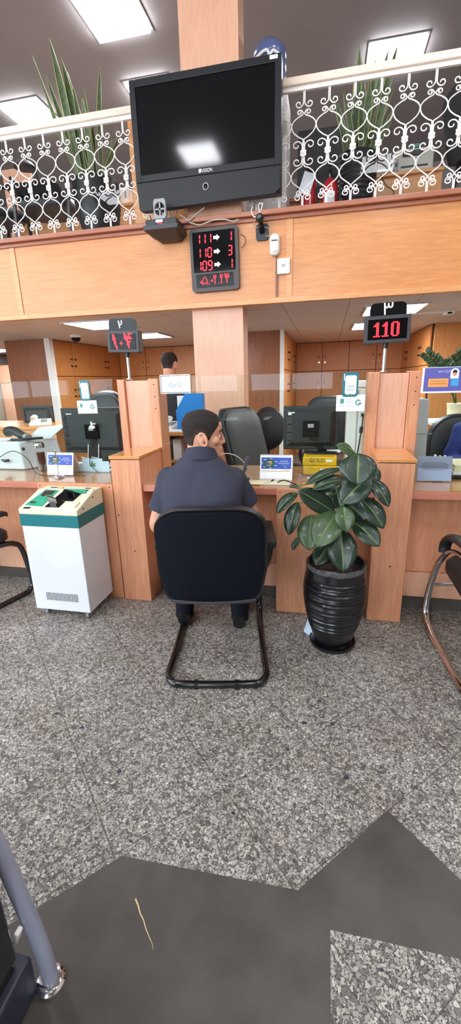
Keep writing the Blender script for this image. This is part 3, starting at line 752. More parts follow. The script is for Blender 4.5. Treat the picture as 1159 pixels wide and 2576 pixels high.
number_sign('raised black ticket sign with plate two on the left pillar', -1.357, 1.478, 2.93, -1.482, -1.255, 1.655, 1.795, (-1.472, -1.268, 1.872), two,
            [('1p', -0.072, -0.052, 0.0085), ('0p', -0.028, -0.022, 0.0075), ('4p', 0.012, -0.044, 0.0098)], 0.035, 0.0085)
number_sign('raised black ticket sign with plate three on the right pillar', 0.338, 1.478, 2.93, 0.208, 0.470, 1.645, 1.797, (0.237, 0.444, 1.868), three,
            [('1', -0.080, -0.042, 0.0082), ('1', -0.031, -0.042, 0.0082), ('0', 0.020, -0.042, 0.0082)], -0.02, 0.0085)

# ---------------------------------------------------------------- notices stuck to the glass
def qr_sign(label, tl, br, y):
    a, c = P(*tl, y), P(*br, y)
    w, h = abs(c.x - a.x), abs(a.z - c.z); cx, cz = (a.x + c.x) / 2, (a.z + c.z) / 2
    t = thing('payment_notice', label, 'notice', (cx, y, cz - h / 2), group='teal payment notices')
    MB().prism(rrect(w, h, 0.018, 5, cx, cz), y - 0.003, y).build('teal_board', 'teal_sign', t)
    MB().prism(rrect(w * 0.70, h * 0.78, 0.012, 5, cx + 0.003, cz - 0.002), y - 0.0042, y - 0.0028).build('white_panel', 'paper_white', t)
    MB().box(cx - w * 0.40, cx - w * 0.35, y - 0.0044, y - 0.0028, cz + h * 0.16, cz + h * 0.45).build('white_clip', 'paper_white', t)
    text('تا باران'[::-1] if False else '\ufee7\ufe8d\ufead\ufe8e\ufe91 \ufe8e\ufe97', h * 0.12, (cx + 0.004, y - 0.0046, cz - h * 0.06), 'ink', t, depth=0.0003)
    b = MB()
    for k in range(3): b.box(cx - w * 0.22, cx + w * 0.26, y - 0.0046, y - 0.0040, cz - h * (0.17 + 0.045 * k), cz - h * (0.155 + 0.045 * k))
    b.build('small_print', 'ink_grey', t)
    b = MB(); b.prism([(cx - 0.008, cz - h * 0.42), (cx, cz - h * 0.47), (cx + 0.008, cz - h * 0.42), (cx, cz - h * 0.34)], y - 0.0052, y - 0.004); b.build('emblem', 'emblem_green', t)
    return t
qr_sign('tall teal payment notice stuck on the left glass screen', (197, 957), (229, 1008), 2.795)
qr_sign('tall teal payment notice on the middle glass, beside the right pillar', (862, 937), (899, 998), 2.795)
def white_card(label, tl, br, y):
    a, c = P(*tl, y), P(*br, y)
    w, h = abs(c.x - a.x), abs(a.z - c.z); cx, cz = (a.x + c.x) / 2, (a.z + c.z) / 2
    t = thing('white_card', label, 'card', (cx, y, cz - h / 2), group='white cards below the payment notices')
    MB().box(cx - w / 2, cx + w / 2, y - 0.0012, y, cz - h / 2, cz + h / 2).build('card', 'paper_white', t)
    b = MB(); b.box(cx - w * 0.36, cx - w * 0.23, y - 0.002, y - 0.001, cz - h * 0.02, cz + h * 0.27); b.build('phone_drawing', 'emblem_teal', t)
    b = MB()
    for q in (-0.34, -0.26): b.tube([V((cx + w * q + 0.004 * math.cos(s_), y - 0.0015, cz - h * 0.16 + 0.004 * math.sin(s_))) for s_ in [2 * PI * k / 10 for k in range(10)]], 0.001, 4, closed=True)
    for k in range(5): b.box(cx - w * 0.17, cx + w * (0.12 if k else 0.02), y - 0.002, y - 0.001, cz + h * (0.22 - 0.11 * k), cz + h * (0.235 - 0.11 * k))
    b.build('small_print', 'ink_grey', t)
    b = MB(); r = h * 0.15; ctr = V((cx + w * 0.27, y - 0.0016, cz + h * 0.03))
    b.tube([ctr + V((r * math.cos(s_), 0, r * math.sin(s_))) for s_ in [math.radians(40 + 320 * k / 20) for k in range(21)]], h * 0.035, 6)
    b.box(ctr.x, ctr.x + r, y - 0.002, y - 0.001, ctr.z - h * 0.07, ctr.z); b.build('round_logo', 'emblem_teal', t)
    return t
white_card('small white card under the teal notice on the left glass screen', (193, 1008), (246, 1040), 2.794)
white_card('small white card under the teal notice beside the right pillar', (846, 994), (916, 1034), 2.794)
# acrylic holder with the counter title
y = 2.79; a, c = P(402, 944, y), P(480, 989, y)
t = thing('sign_holder', 'clear acrylic sign holder with white title sheet above the blue file', 'sign', ((a.x + c.x) / 2, y, c.z))
cx, cz, w, h = (a.x + c.x) / 2, (a.z + c.z) / 2, c.x - a.x, a.z - c.z
MB().box(a.x, c.x, y - 0.006, y - 0.0035, c.z, a.z).build('acrylic_front', 'acrylic', t)
MB().box(a.x + 0.006, c.x - 0.006, y - 0.003, y - 0.001, c.z + 0.008, a.z - 0.008).build('title_sheet', 'paper_white', t)
text('\ufeea\ufe9f\ufe8e\ufe91', h * 0.5, (cx, y - 0.0032, cz), 'ink_grey', t, depth=0.0002)
b = MB()
for z_ in (c.z, a.z - 0.003): b.box(a.x, c.x, y - 0.0075, y, z_, z_ + 0.004)
for x_ in (a.x, c.x - 0.003): b.box(x_, x_ + 0.004, y - 0.0075, y, c.z, a.z)
b.build('holder_edge', 'alu', t)
# purple name card
y = 2.79; a, c = P(1066, 926, y), P(1240, 983, y)
t = thing('name_card', 'purple teller name card with portrait photo on the right glass screen', 'name card', ((a.x + c.x) / 2, y, c.z))
w, h = c.x - a.x, a.z - c.z; c_ = V((a.x, y, c.z))
MB().box(a.x - 0.006, c.x, y - 0.002, y, c.z - 0.006, a.z + 0.003).build('white_backing', 'paper_white', t)
MB().box(a.x + 0.006, c.x, y - 0.004, y - 0.0021, c.z + 0.004, a.z).build('card', 'card_purple', t)
pa, pb = P(1077, 953, y), P(1125, 973, y); MB().prism(rrect(pb.x - pa.x, pa.z - pb.z, 0.004, 3, (pa.x + pb.x) / 2, (pa.z + pb.z) / 2), y - 0.0052, y - 0.0038).build('orange_panel', 'card_orange', t)
b = MB()
for k, (u0, u1) in enumerate(((0.15, 0.9), (0.08, 0.95))): b.box(pa.x + (pb.x - pa.x) * u0, pa.x + (pb.x - pa.x) * u1, y - 0.006, y - 0.005, pb.z + (pa.z - pb.z) * (0.66 - 0.3 * k), pb.z + (pa.z - pb.z) * (0.71 - 0.3 * k))
b.build('small_print', 'beech_dark', t)
p = P(1117, 933, y); text('\ufead\ufeee\ufe98\ufeb4\ufee7 \ufea5\ufeae\ufed7', 0.016, (p.x, y - 0.0045, p.z), 'paint_white', t, depth=0.0003)
p = P(1143, 940, y)
b = MB(); po = [(p.x - 0.022, p.z - 0.026), (p.x + 0.022, p.z - 0.026), (p.x + 0.022, p.z + 0.012)] + [(p.x + 0.022 * math.cos(s_), p.z + 0.012 + 0.018 * math.sin(s_)) for s_ in [PI * k / 8 for k in range(1, 8)]] + [(p.x - 0.022, p.z + 0.012)]
b.prism(po, y - 0.0052, y - 0.0038); ph = b.build('portrait', 'paper_white', t)
MB().ball((p.x, y - 0.0052, p.z + 0.002), 0.0115, 0.001, 0.015, 14, 8).build('portrait_face', 'skin', ph)
b = MB(); b.prism([(p.x - 0.012, p.z + 0.006), (p.x + 0.012, p.z + 0.006), (p.x + 0.010, p.z + 0.018), (p.x, p.z + 0.022), (p.x - 0.010, p.z + 0.018)], y - 0.0066, y - 0.0055); b.build('portrait_hair', 'hair_dark', ph)
pa, pb = P(1134, 953, y), P(1151, 971, y); MB().box(pa.x, pb.x, y - 0.0052, y - 0.0038, pb.z, pa.z).build('blue_square', 'cyan_print', t)

# ================================================================ things on the counters
ZG = ZT + 0.0065
def calendar(label, bl, br, tz, Y):
    pa, pb = PZ(*bl, ZG), PZ(*br, ZG)
    w = (pb - pa).length; ang = math.atan2(pb.y - pa.y, pb.x - pa.x)
    t = thing('desk_calendar', label, 'calendar', (pa + pb) / 2, ang, group='spiral desk calendars')
    h = tz; lean = 0.035
    f = lambda x, u, off=0.0: V((x, lean * u - off, h * u))       # front face from the foot to the top
    def face(x0, x1, u0, u1, off, th=0.001):
        return MB().hexa([f(x0, u0, off), f(x1, u0, off), f(x1, u1, off), f(x0, u1, off)], [f(x0, u0, off - th), f(x1, u0, off - th), f(x1, u1, off - th), f(x0, u1, off - th)])
    face(-w / 2, w / 2, 0, 1, 0, 0.003).build('front_sheet', 'paper_white', t, local=True)
    MB().hexa([V((-w / 2, 0.12, 0)), V((w / 2, 0.12, 0)), V((w / 2, lean + 0.003, h)), V((-w / 2, lean + 0.003, h))], [V((-w / 2, 0.123, 0)), V((w / 2, 0.123, 0)), V((w / 2, lean + 0.006, h)), V((-w / 2, lean + 0.006, h))]).build('rear_board', 'paper_white', t, local=True)
    face(-w * 0.46, w * 0.46, 0.44, 0.90, 0.0012).build('blue_picture', 'blue_print', t, local=True)
    b = MB(); rr = random.Random(3)
    for k in range(16):
        a = 2 * PI * k / 16; r = 0.9 + 0.25 * rr.random()
        b.ball(f(-w * 0.22 + w * 0.15 * math.cos(a) * r, 0.66 + 0.14 * math.sin(a) * r, 0.0014), w * 0.05, 0.0012, h * 0.05, 8, 5)
    b.build('island_drawing', 'island_green', t, local=True)
    b = MB()
    for k in range(9): b.ball(f(-w * 0.22 + w * 0.10 * (rr.random() - .5) * 2, 0.66 + 0.09 * (rr.random() - .5) * 2, 0.0028), w * 0.035, 0.0010, h * 0.03, 8, 5)
    b.build('gold_drawing', 'gold_print', t, local=True)
    b = MB()
    for k in range(7): b.ball(f(-w * 0.22 + w * 0.22 * math.cos(k * 0.9 + .4), 0.66 + 0.19 * math.sin(k * 0.9 + .4), 0.0008), w * 0.05, 0.0011, h * 0.02, 8, 5)
    b.build('cloud_drawing', 'paper_blue', t, local=True)
    b = MB()
    for u, x0, x1, th in ((0.75, 0.12, 0.36, 0.018), (0.67, 0.06, 0.40, 0.02), (0.60, 0.16, 0.38, 0.008), (0.51, 0.24, 0.33, 0.012)):
        n = 9
        for k in range(n):
            xa = w * (x0 + (x1 - x0) * k / n); xb = xa + w * (x1 - x0) / n * 0.7; dz = 0.006 * math.sin(k * 2.1)
            o = face(xa, xb, u + dz, u + dz + th, 0.0026, 0.001); b.add(o.v, o.f)
    b.build('white_lettering', 'paint_white', t, local=True)
    b = MB()
    for u, x0, x1, th in ((0.345, -0.42, 0.42, 0.018), (0.375, 0.2, 0.42, 0.012), (0.06, -0.42, 0.42, 0.006)):
        o = face(w * x0, w * x1, u, u + th, 0.0022, 0.001); b.add(o.v, o.f)
    b.build('calendar_rule', 'gold_print', t, local=True)
    b = MB()
    for k in range(18):
        c = f(-w * 0.46 + w * 0.92 * k / 17, 0.985); c.y += 0.004
        b.tube([c + V((0, 0.008 * math.cos(s_), 0.008 * math.sin(s_))) for s_ in [2 * PI * q / 10 for q in range(10)]], 0.0011, 5, closed=True)
    b.build('wire_binding', 'steel', t, local=True)
    return t
calendar('spiral desk calendar with blue picture on the left counter', (119, 1193), (184, 1195), 0.155, 2.72)
calendar('spiral desk calendar with blue picture beside the seated man', (653, 1206), (734, 1208), 0.155, 2.71)
# note spike
p = PZ(149, 1201, ZG)
t = thing('note_spike', 'chrome paper spike with round base on the left counter', 'paper spike', p)
MB().lathe([(p.z, 0.036), (p.z + 0.004, 0.037), (p.z + 0.010, 0.033), (p.z + 0.013, 0.016), (p.z + 0.020, 0.008), (p.z + 0.022, 0.001)], (p.x, p.y, 0), 28).build('base', 'chrome', t, smooth=True)
MB().tube([p + V((0, 0, 0.015)), p + V((0, 0, 0.19))], [0.0032, 0.0024], 8).build('spike', 'chrome', t, smooth=True)
MB().tube([p + V((-0.002, 0, 0.13)), p + V((-0.005, 0, 0.15)), p + V((-0.007, 0, 0.185)), p + V((-0.004, 0, 0.192)), p + V((0, 0, 0.185))], 0.0018, 6).build('hook', 'chrome', t, smooth=True)
# glass tumbler of tea
p = P(109, 1190, 2.86); p.z = ZG
t = thing('tea_flask', 'glass tea flask with chrome cap between papers and calendar', 'flask', p)
MB().lathe([(p.z, 0.03), (p.z + 0.14, 0.031)], (p.x, p.y, 0), 24).build('tea', 'tea', t, smooth=True)
MB().lathe([(p.z, 0.034), (p.z + 0.175, 0.035)], (p.x, p.y, 0), 24).build('glass_wall', 'acrylic', t, smooth=True)
MB().lathe([(p.z + 0.172, 0.036), (p.z + 0.176, 0.038), (p.z + 0.205, 0.038), (p.z + 0.21, 0.034)], (p.x, p.y, 0), 24).build('cap', 'chrome', t, smooth=True)
# papers on left counter
pq = V((-1.985, 3.03, ZG))
for k, (dx, dy, a, m_) in enumerate(((0, 0, .1, 'paper_white'), (-.03, .02, -.15, 'paper_blue'), (.02, .03, .3, 'paper_white'))):
    M = Matrix.Translation((pq.x + dx, pq.y + dy, pq.z + 0.004 * k + 0.0005)) @ Matrix.Rotation(a, 4, 'Z')
    o = MB().box(-0.12, 0.11, -0.09, 0.09, 0, 0.0035, M).build('paper_sheaf', m_, origin=(pq.x + dx, pq.y + dy, pq.z + 0.004 * k))
    tag(o, ('lowest', 'middle', 'topmost')[k] + ' sheaf of papers in the stack beside the tea flask', 'papers', 'papers by the tea flask')
# white banknote machine at the left edge with black machine on top
t = thing('note_counter', 'white banknote counter with open flap at the left edge of the counter', 'machine', (-2.40, 2.98, ZG))
A0, A1 = P(5, 1190, 2.86), P(100, 1185, 2.98)
b = MB(); b.hexa([V((-2.75, 2.86, ZG)), V((-2.27, 2.86, ZG)), V((-2.10, 3.14, ZG)), V((-2.75, 3.14, ZG))], [V((-2.75, 2.86, 1.045)), V((-2.28, 2.86, 1.045)), V((-2.14, 3.14, 1.045)), V((-2.75, 3.14, 1.045))])
b.build('housing', 'machine_white', t, bevel=0.012)
b = MB(); b.hexa([V((-2.30, 2.98, 1.05)), V((-2.14, 3.05, 1.05)), V((-2.14, 3.06, 1.05)), V((-2.30, 2.99, 1.05))], [V((-2.27, 3.10, 1.13)), V((-2.05, 3.16, 1.15)), V((-2.05, 3.17, 1.15)), V((-2.27, 3.11, 1.13))]); b.build('raised_flap', 'machine_white', t, bevel=0.003)
b = MB()
for xx in (-2.40, -2.32, -2.24): b.cyl((xx, 2.90, 1.045), (xx, 2.90, 1.052), 0.012, n=14)
b.build('roller_cap', 'chrome', t, smooth=True)
q = P(15, 1157, 2.85); b = MB(); b.tube([q + V((-0.04, 0, 0.0)), q + V((0, -0.01, -0.006)), q + V((0.03, -0.01, 0.0))], [0.006, 0.012, 0.009], 8); b.build('power_plug', 'black_plastic', t, smooth=True)
q = P(52, 1131, 2.83); MB().box(q.x - 0.008, q.x + 0.008, 2.852, 2.866, q.z - 0.012, q.z + 0.012).build('socket', 'black_plastic', t)
tb = thing('hand_scanner', 'black hand scanners lying on the white banknote counter', 'scanner', (-2.36, 3.0, 1.05))
b = MB(); b.tube(spline([(-2.52, 3.05, 1.10), (-2.44, 3.02, 1.115), (-2.33, 2.98, 1.08), (-2.26, 2.96, 1.068)], 5), [0.04, .04, .04, .038, .036, .034, .034, .034, .034, .034, .03, .03, .028, .027, .026, .024], 12); b.build('scanner_body', 'black_plastic', tb, smooth=True)
b = MB(); b.tube([(-2.29, 2.955, 1.075), (-2.25, 2.935, 1.072)], 0.024, 14); b.build('scanner_lens', 'grey_plastic', tb, smooth=True)
MB().tube(spline([(-2.40, 2.93, 1.055), (-2.30, 2.90, 1.06), (-2.23, 2.93, 1.062), (-2.17, 3.0, 1.06)], 5), 0.010, 8).build('scanner_cable', 'black_plastic', tb, smooth=True)
cable('thin dark cable looping from the banknote counter over the left counter', [P(0, 1150, 2.82), P(20, 1138, 2.80), P(40, 1136, 2.80), P(70, 1155, 2.76), PZ(88, 1187, ZG + .004), PZ(110, 1196, ZG + .004), PZ(160, 1197, ZG + .004), PZ(215, 1196, ZG + .004)], 0.003, 'black_plastic')
# blue white plastic tray with green emblem
t = thing('acrylic_stand', 'pale blue plastic stand with green leaf emblem on the left counter', 'stand', P(233, 1193, 2.84))
pa, pb = P(190, 1193, 2.84), P(277, 1193, 2.84); z = ZG
tp = P(233, 1160, 2.84).z
b = MB(); x0, x1 = pa.x, pb.x
b.prism([(x0, z), (x0 + .028, z), (x0 + .032, z + .03), (x0 + .05, z + .03), (x0 + .056, z), (x1, z), (x1, tp - .0), (x1 - .05, tp), (x1 - .05, tp + 0.02), (x0 + .07, tp + 0.02), (x0 + .07, tp - .02), (x0, tp - .02)], 2.838, 2.842)
b.build('panel', 'paper_blue', t)
MB().box(x0, x1, 2.842, 2.95, z, z + 0.004).build('foot', 'paper_blue', t)
cxm, czm = (x0 + x1) / 2 + 0.01, (z + tp) / 2 + 0.012
b = MB()
for a in (-70, -40, 0, 40, 70):
    d = V((math.sin(math.radians(a)), 0, math.cos(math.radians(a))))
    pz = V((cxm, 2.836, czm - 0.014)); L_ = 0.05 if a == 0 else 0.042 if abs(a) == 40 else 0.03
    side = V((d.z, 0, -d.x)) * 0.007
    b.add([pz, pz + d * L_ * 0.5 + side, pz + d * L_, pz + d * L_ * 0.5 - side], [(0, 1, 2, 3)])
b.build('leaf_emblem', 'emblem_green', t)
cable('grey cable draped over the pale blue plastic stand', [P(246, 1108, 2.83), P(236, 1130, 2.82), P(226, 1158, 2.82), P(232, 1176, 2.82), P(252, 1190, 2.82), P(285, 1192, 2.84)], 0.0025, 'black_plastic')

# monitors seen from behind --------------------------------------------------
def monitor(label, tl, tr, bl, Y, stand_px=None, yaw=0.0, vents=True, plate=True, zbase=ZG, label_px=True):
    a, bq, c = P(*tl, Y), P(*tr, Y), P(*bl, Y)
    x0, x1, z1, z0 = a.x, bq.x, (a.z + bq.z) / 2, c.z
    cx = (x0 + x1) / 2
    t = thing('monitor', label, 'monitor', (cx, Y + 0.05, zbase))
    w, h = x1 - x0, z1 - z0; cz = (z0 + z1) / 2
    b = MB(); b.box(x0, x1, Y + 0.02, Y + 0.045, z0, z1); b.build('screen_frame', 'black_plastic', t, bevel=0.006)
    b = MB(); b.hexa([V((x0 + 0.02, Y + 0.02, z0 + 0.02)), V((x1 - 0.02, Y + 0.02, z0 + 0.02)), V((x1 - 0.02, Y + 0.02, z1 - 0.02)), V((x0 + 0.02, Y + 0.02, z1 - 0.02))],
                     [V((x0 + 0.06, Y, z0 + 0.05)), V((x1 - 0.06, Y, z0 + 0.05)), V((x1 - 0.06, Y, z1 - 0.05)), V((x0 + 0.06, Y, z1 - 0.05))]); b.build('back_cover', 'black_plastic', t, bevel=0.006)
    MB().box(x0 + 0.012, x1 - 0.012, Y + 0.0455, Y + 0.047, z0 + 0.015, z1 - 0.012).build('screen_panel', 'screen', t)
    if vents:
        b = MB()
        for k in range(4): b.box(x0 + 0.03, x0 + w * 0.26, Y + 0.001, Y + 0.018, z0 + h * (0.2 + 0.19 * k), z0 + h * (0.2 + 0.19 * k) + 0.005)
        b.build('vent_ridge', 'black_gloss', t)
    if label_px:
        MB().prism(rrect(0.045, 0.02, 0.004, 3, x0 + w * 0.15, z1 - 0.05), Y + 0.002, Y + 0.016).build('asset_sticker', 'white_plastic', t)
    if plate:
        b = MB(); b.box(cx - 0.055, cx + 0.055, Y - 0.018, Y + 0.01, cz - 0.06, cz + 0.05); b.build('mount_plate', 'black_gloss', t, bevel=0.004)
        b = MB(); b.box(cx - 0.02, cx + 0.02, Y - 0.0195, Y - 0.017, cz + 0.005, cz + 0.03); b.build('mount_label', 'grey_plastic', t)
    sx = cx if stand_px is None else P(*stand_px, Y).x
    b = MB(); b.hexa([V((sx - 0.03, Y + 0.03, zbase + 0.01)), V((sx + 0.03, Y + 0.03, zbase + 0.01)), V((sx + 0.03, Y + 0.07, zbase + 0.01)), V((sx - 0.03, Y + 0.07, zbase + 0.01))],
                     [V((cx - 0.028, Y - 0.015, cz - 0.05)), V((cx + 0.028, Y - 0.015, cz - 0.05)), V((cx + 0.028, Y + 0.01, cz - 0.05)), V((cx - 0.028, Y + 0.01, cz - 0.05))]); b.build('stand_neck', 'black_plastic', t, bevel=0.004)
    b = MB(); b.rings([[V((sx + q[0], Y + 0.05 + q[1], z_)) for q in rrect(0.26 * s_, 0.18 * s_, 0.06 * s_, 5)] for s_, z_ in ((1, zbase), (1, zbase + 0.008), (0.9, zbase + 0.014))]); b.build('stand_foot', 'black_plastic', t, smooth=True)
    return t
monitor('black monitor seen from behind on the left counter, behind the white card', (147, 1030), (306, 1022), (162, 1140), 3.0, plate=True)
monitor('black monitor seen from behind beside the yellow packages', (712, 1024), (856, 1018), (712, 1131), 3.0, stand_px=(812, 1150), zbase=ZG + 0.1235)
monitor('distant dark monitor facing out on the far left desk', (50, 1022), (127, 1020), (56, 1072), 4.3, plate=False, vents=False, zbase=1.0, label_px=False)
# wire stand on left (white metal legs below monitor)
t = thing('monitor_riser', 'white wire riser under the left monitor', 'riser', P(245, 1160, 2.93))
b = MB()
for x_ in (222, 248): b.tube([P(x_ - 18, 1150, 2.93), P(x_, 1152, 2.93), P(x_, 1118, 2.93)], 0.004, 6)
b.build('wire_frame', 'paint_white', t)
# coiled white object on monitor (bracket with label tape)
t = thing('cable_clip', 'white plastic connector hanging on the back of the left monitor', 'connector', P(232, 1072, 2.96))
p = P(232, 1072, 2.955)
b = MB(); b.box(p.x - 0.022, p.x + 0.022, p.y - 0.01, p.y + 0.004, p.z - 0.018, p.z + 0.004).box(p.x - 0.008, p.x + 0.004, p.y - 0.012, p.y + 0.004, p.z, p.z + 0.035).box(p.x - 0.004, p.x + 0.032, p.y - 0.012, p.y + 0.004, p.z + 0.012, p.z + 0.022); b.build('clip_body', 'white_plastic', t, bevel=0.003)

# centre counter: yellow packages, tray, pen, card terminal, cables
def pack(label, z0, x0, x1, y0, y1, h, txt):
    t = thing('yellow_package', label, 'package', ((x0 + x1) / 2, (y0 + y1) / 2, z0), group='yellow wrapped paper packs')
    MB().box(x0, x1, y0, y1, z0, z0 + h).build('wrapper', 'yellow_pack', t, bevel=0.008)
    if txt: text('GOLD', 0.036, (x0 + (x1 - x0) * 0.42, y0 - 0.0006, z0 + h * 0.6), 'ink', t, depth=0.0004)
    b = MB(); b.prism(rrect(0.042, 0.017, 0.003, 3, x0 + (x1 - x0) * (0.78 if txt else 0.6), z0 + h * 0.6), y0 - 0.001, y0 + 0.001); b.build('white_sticker', 'paper_white', t)
    return t
py = 2.86
xa, xb = P(760, 1190, py).x, P(847, 1190, py).x
pack('lower yellow paper pack beneath the GOLD one behind the plant', ZG, xa + .004, xb + .0, py, py + 0.29, 0.062, False)
pack('upper yellow paper pack lettered GOLD behind the rubber plant', ZG + 0.0625, xa, xb - .004, py + .003, py + 0.288, 0.06, True)
# pen
pa, pb = PZ(663, 1215, ZG + .005), PZ(688, 1207, ZG + .008)
t = thing('ballpoint_pen', 'clear ballpoint pen lying on the middle counter before the calendar', 'pen', (pa + pb) / 2)
MB().tube([pa, pa.lerp(pb, .1), pa.lerp(pb, .7)], [0.001, .004, .0045], 8).build('barrel', 'white_plastic', t, smooth=True)
MB().tube([pa.lerp(pb, .7), pb], [0.0052, .005], 8).build('cap', 'black_plastic', t, smooth=True)
cable('black cable end lying on the middle counter beside the pen', [PZ(698, 1213, ZG + .006), PZ(712, 1208, ZG + .012), PZ(728, 1212, ZG + .008), PZ(745, 1219, ZG + .005)], 0.004, 'black_plastic')
# acrylic tray with pens at x~770-790
p = P(762, 1214, 2.72); p.z = ZG
t = thing('pen_tray', 'small clear tray with chrome ball ends in front of the yellow packs', 'tray', p)
b = MB(); b.box(p.x - 0.03, p.x + 0.045, p.y - 0.02, p.y + 0.06, ZG, ZG + 0.004).box(p.x - 0.03, p.x + 0.045, p.y + 0.056, p.y + 0.06, ZG, ZG + 0.03); b.build('tray', 'acrylic', t)
b = MB(); b.tube([p + V((-.02, 0, .01)), p + V((.03, .01, .012))], .006, 8).ball(p + V((.035, -.005, .012)), .009); b.build('chrome_pen', 'chrome', t, smooth=True)
t = thing('acrylic_block', 'clear folded acrylic leaflet holder left of the yellow packs', 'holder', P(780, 1200, 2.78))
x0_, x1_ = P(772, 1180, 2.78).x, P(790, 1180, 2.78).x
b = MB(); z = ZG
b.hexa([V((x0_, 2.78, z)), V((x1_ + .01, 2.78, z)), V((x1_ + .01, 2.784, z)), V((x0_, 2.784, z))], [V((x0_ + .02, 2.79, z + .14)), V((x1_, 2.79, z + .14)), V((x1_, 2.794, z + .14)), V((x0_ + .02, 2.794, z + .14))])
b.box(x0_, x1_ + .01, 2.75, 2.784, z, z + .004); b.build('folded_sheet', 'acrylic', t)
# card terminal: tilted slim blue device with coiled cable by the seated man
t = thing('card_terminal', 'slim blue card terminal standing tilted just right of the seated man', 'card terminal', P(612, 1188, 2.62))
qa, qb = P(611, 1186, 2.60), P(619, 1152, 2.62)
b = MB(); d = (qb - qa).normalized()
b.hexa([qa + V((-.008, 0, -.01)), qa + V((.010, 0, -.01)), qa + V((.010, .06, -.01)), qa + V((-.008, .06, -.01))], [qb + V((-.008, 0, 0)), qb + V((.010, 0, .004)), qb + V((.010, .06, .004)), qb + V((-.008, .06, 0))]); b.build('housing', 'kiosk_navy', t, bevel=.003)
MB().box(qa.x - 0.03, qa.x + 0.03, 2.59, 2.67, ZG, ZG + 0.02).build('cradle', 'black_plastic', t, bevel=.004)
cable('thin beige cable arching around the card terminal', [P(556, 1142, 2.75), P(575, 1141, 2.72), P(598, 1149, 2.70), P(618, 1170, 2.68), P(632, 1198, 2.66), P(632, 1214, 2.66)], 0.0025, 'cable_grey')
# papers under left arm etc on middle counter
o = MB().box(-0.48, -0.20, 2.56, 2.68, ZG - 0.0003, ZG + 0.0006).build('paper_sheet', 'paper_cream', origin=(-0.34, 2.62, ZG)); tag(o, 'pale paper sheet lying under the calendar on the middle counter', 'paper')
# right counter: notice in acrylic stand, markers, books
pa, pb = PZ(1047, 1211, ZG), PZ(1133, 1211, ZG)
w = pb.x - pa.x; h = 0.155
t = thing('notice_stand', 'acrylic stand with printed white notice on the right counter', 'notice', (pa + pb) / 2)
yy = pa.y
f = lambda x, u, off: V((x, yy + 0.03 * u - off, ZG + h * u))
def slabf(x0, x1, u0, u1, off, th=0.001): return MB().hexa([f(x0, u0, off), f(x1, u0, off), f(x1, u1, off), f(x0, u1, off)], [f(x0, u0, off - th), f(x1, u0, off - th), f(x1, u1, off - th), f(x0, u1, off - th)])
slabf(pa.x, pb.x, 0, 1, 0.002, 0.002).build('acrylic_front', 'acrylic', t)
slabf(pa.x + .003, pb.x - .003, 0.03, 0.97, 0, 0.001).build('notice_sheet', 'paper_blue', t)
b = MB()
for k in range(6):
    o = slabf(pa.x + w * (0.12 + 0.05 * (k in (0, 5))), pb.x - w * (0.12 + 0.08 * (k in (0, 5))), 0.72 - 0.055 * k, 0.732 - 0.055 * k, 0.0008, 0.0006); b.add(o.v, o.f)
b.build('printed_line', 'ink', t)
MB().box(pa.x, pb.x, yy, yy + 0.07, ZG, ZG + 0.003).build('foot', 'acrylic', t)
for k, (px, py_, m_, nm) in enumerate(((1095, 1148, 'white_plastic', 'white capped marker left of the yellow highlighter behind the notice'), (1106, 1150, 'lime', 'yellow highlighter standing behind the notice on the right counter'), (1116, 1150, 'white_plastic', 'white capped marker right of the yellow highlighter behind the notice'))):
    p = P(px, py_, 2.86)
    t = thing('marker', nm, 'marker', (p.x, p.y, ZG), group='markers behind the notice')
    lean = (-.004, 0, .012)[k]
    MB().tube([V((p.x - lean, p.y + .01, ZG + .01)), V((p.x, p.y, p.z - 0.02))], .008, 10).build('barrel', 'grey_plastic', t, smooth=True)
    MB().tube([V((p.x, p.y, p.z - 0.02)), V((p.x + lean * .5, p.y, p.z + 0.005)), V((p.x + lean * .6, p.y, p.z + 0.012))], [.0085, .008, .004], 10).build('cap', m_, t, smooth=True)
p = P(1106, 1165, 2.86)
t = thing('pen_cup', 'dark pen cup hidden behind the notice on the right counter', 'pen cup', (p.x, 2.87, ZG))
MB().lathe([(ZG, .03), (ZG + .09, .034), (ZG + .09, .031), (ZG + .01, .028)], (p.x, 2.87, 0), 20).build('cup', 'black_plastic', t, smooth=True)
for k, (m_, nm) in enumerate((('black_plastic', 'bottom dark ledger'), ('paper_white', 'white ledger second from the bottom'), ('paper_cream', 'cream pad second from the top'), ('paper_cream', 'topmost cream pad'))):
    x0_ = P(1136, 1190, 2.86).x
    o = MB().box(x0_ + .004 * k, x0_ + 0.24, 2.84 + .006 * k, 3.10, ZG + .0205 * k, ZG + .0205 * k + .0195).build('ledger', m_, origin=(x0_ + .12, 2.97, ZG + .0205 * k), bevel=.002)
    tag(o, nm + ' in the stack at the right edge of the counter', 'book', 'ledgers stacked on the right counter')
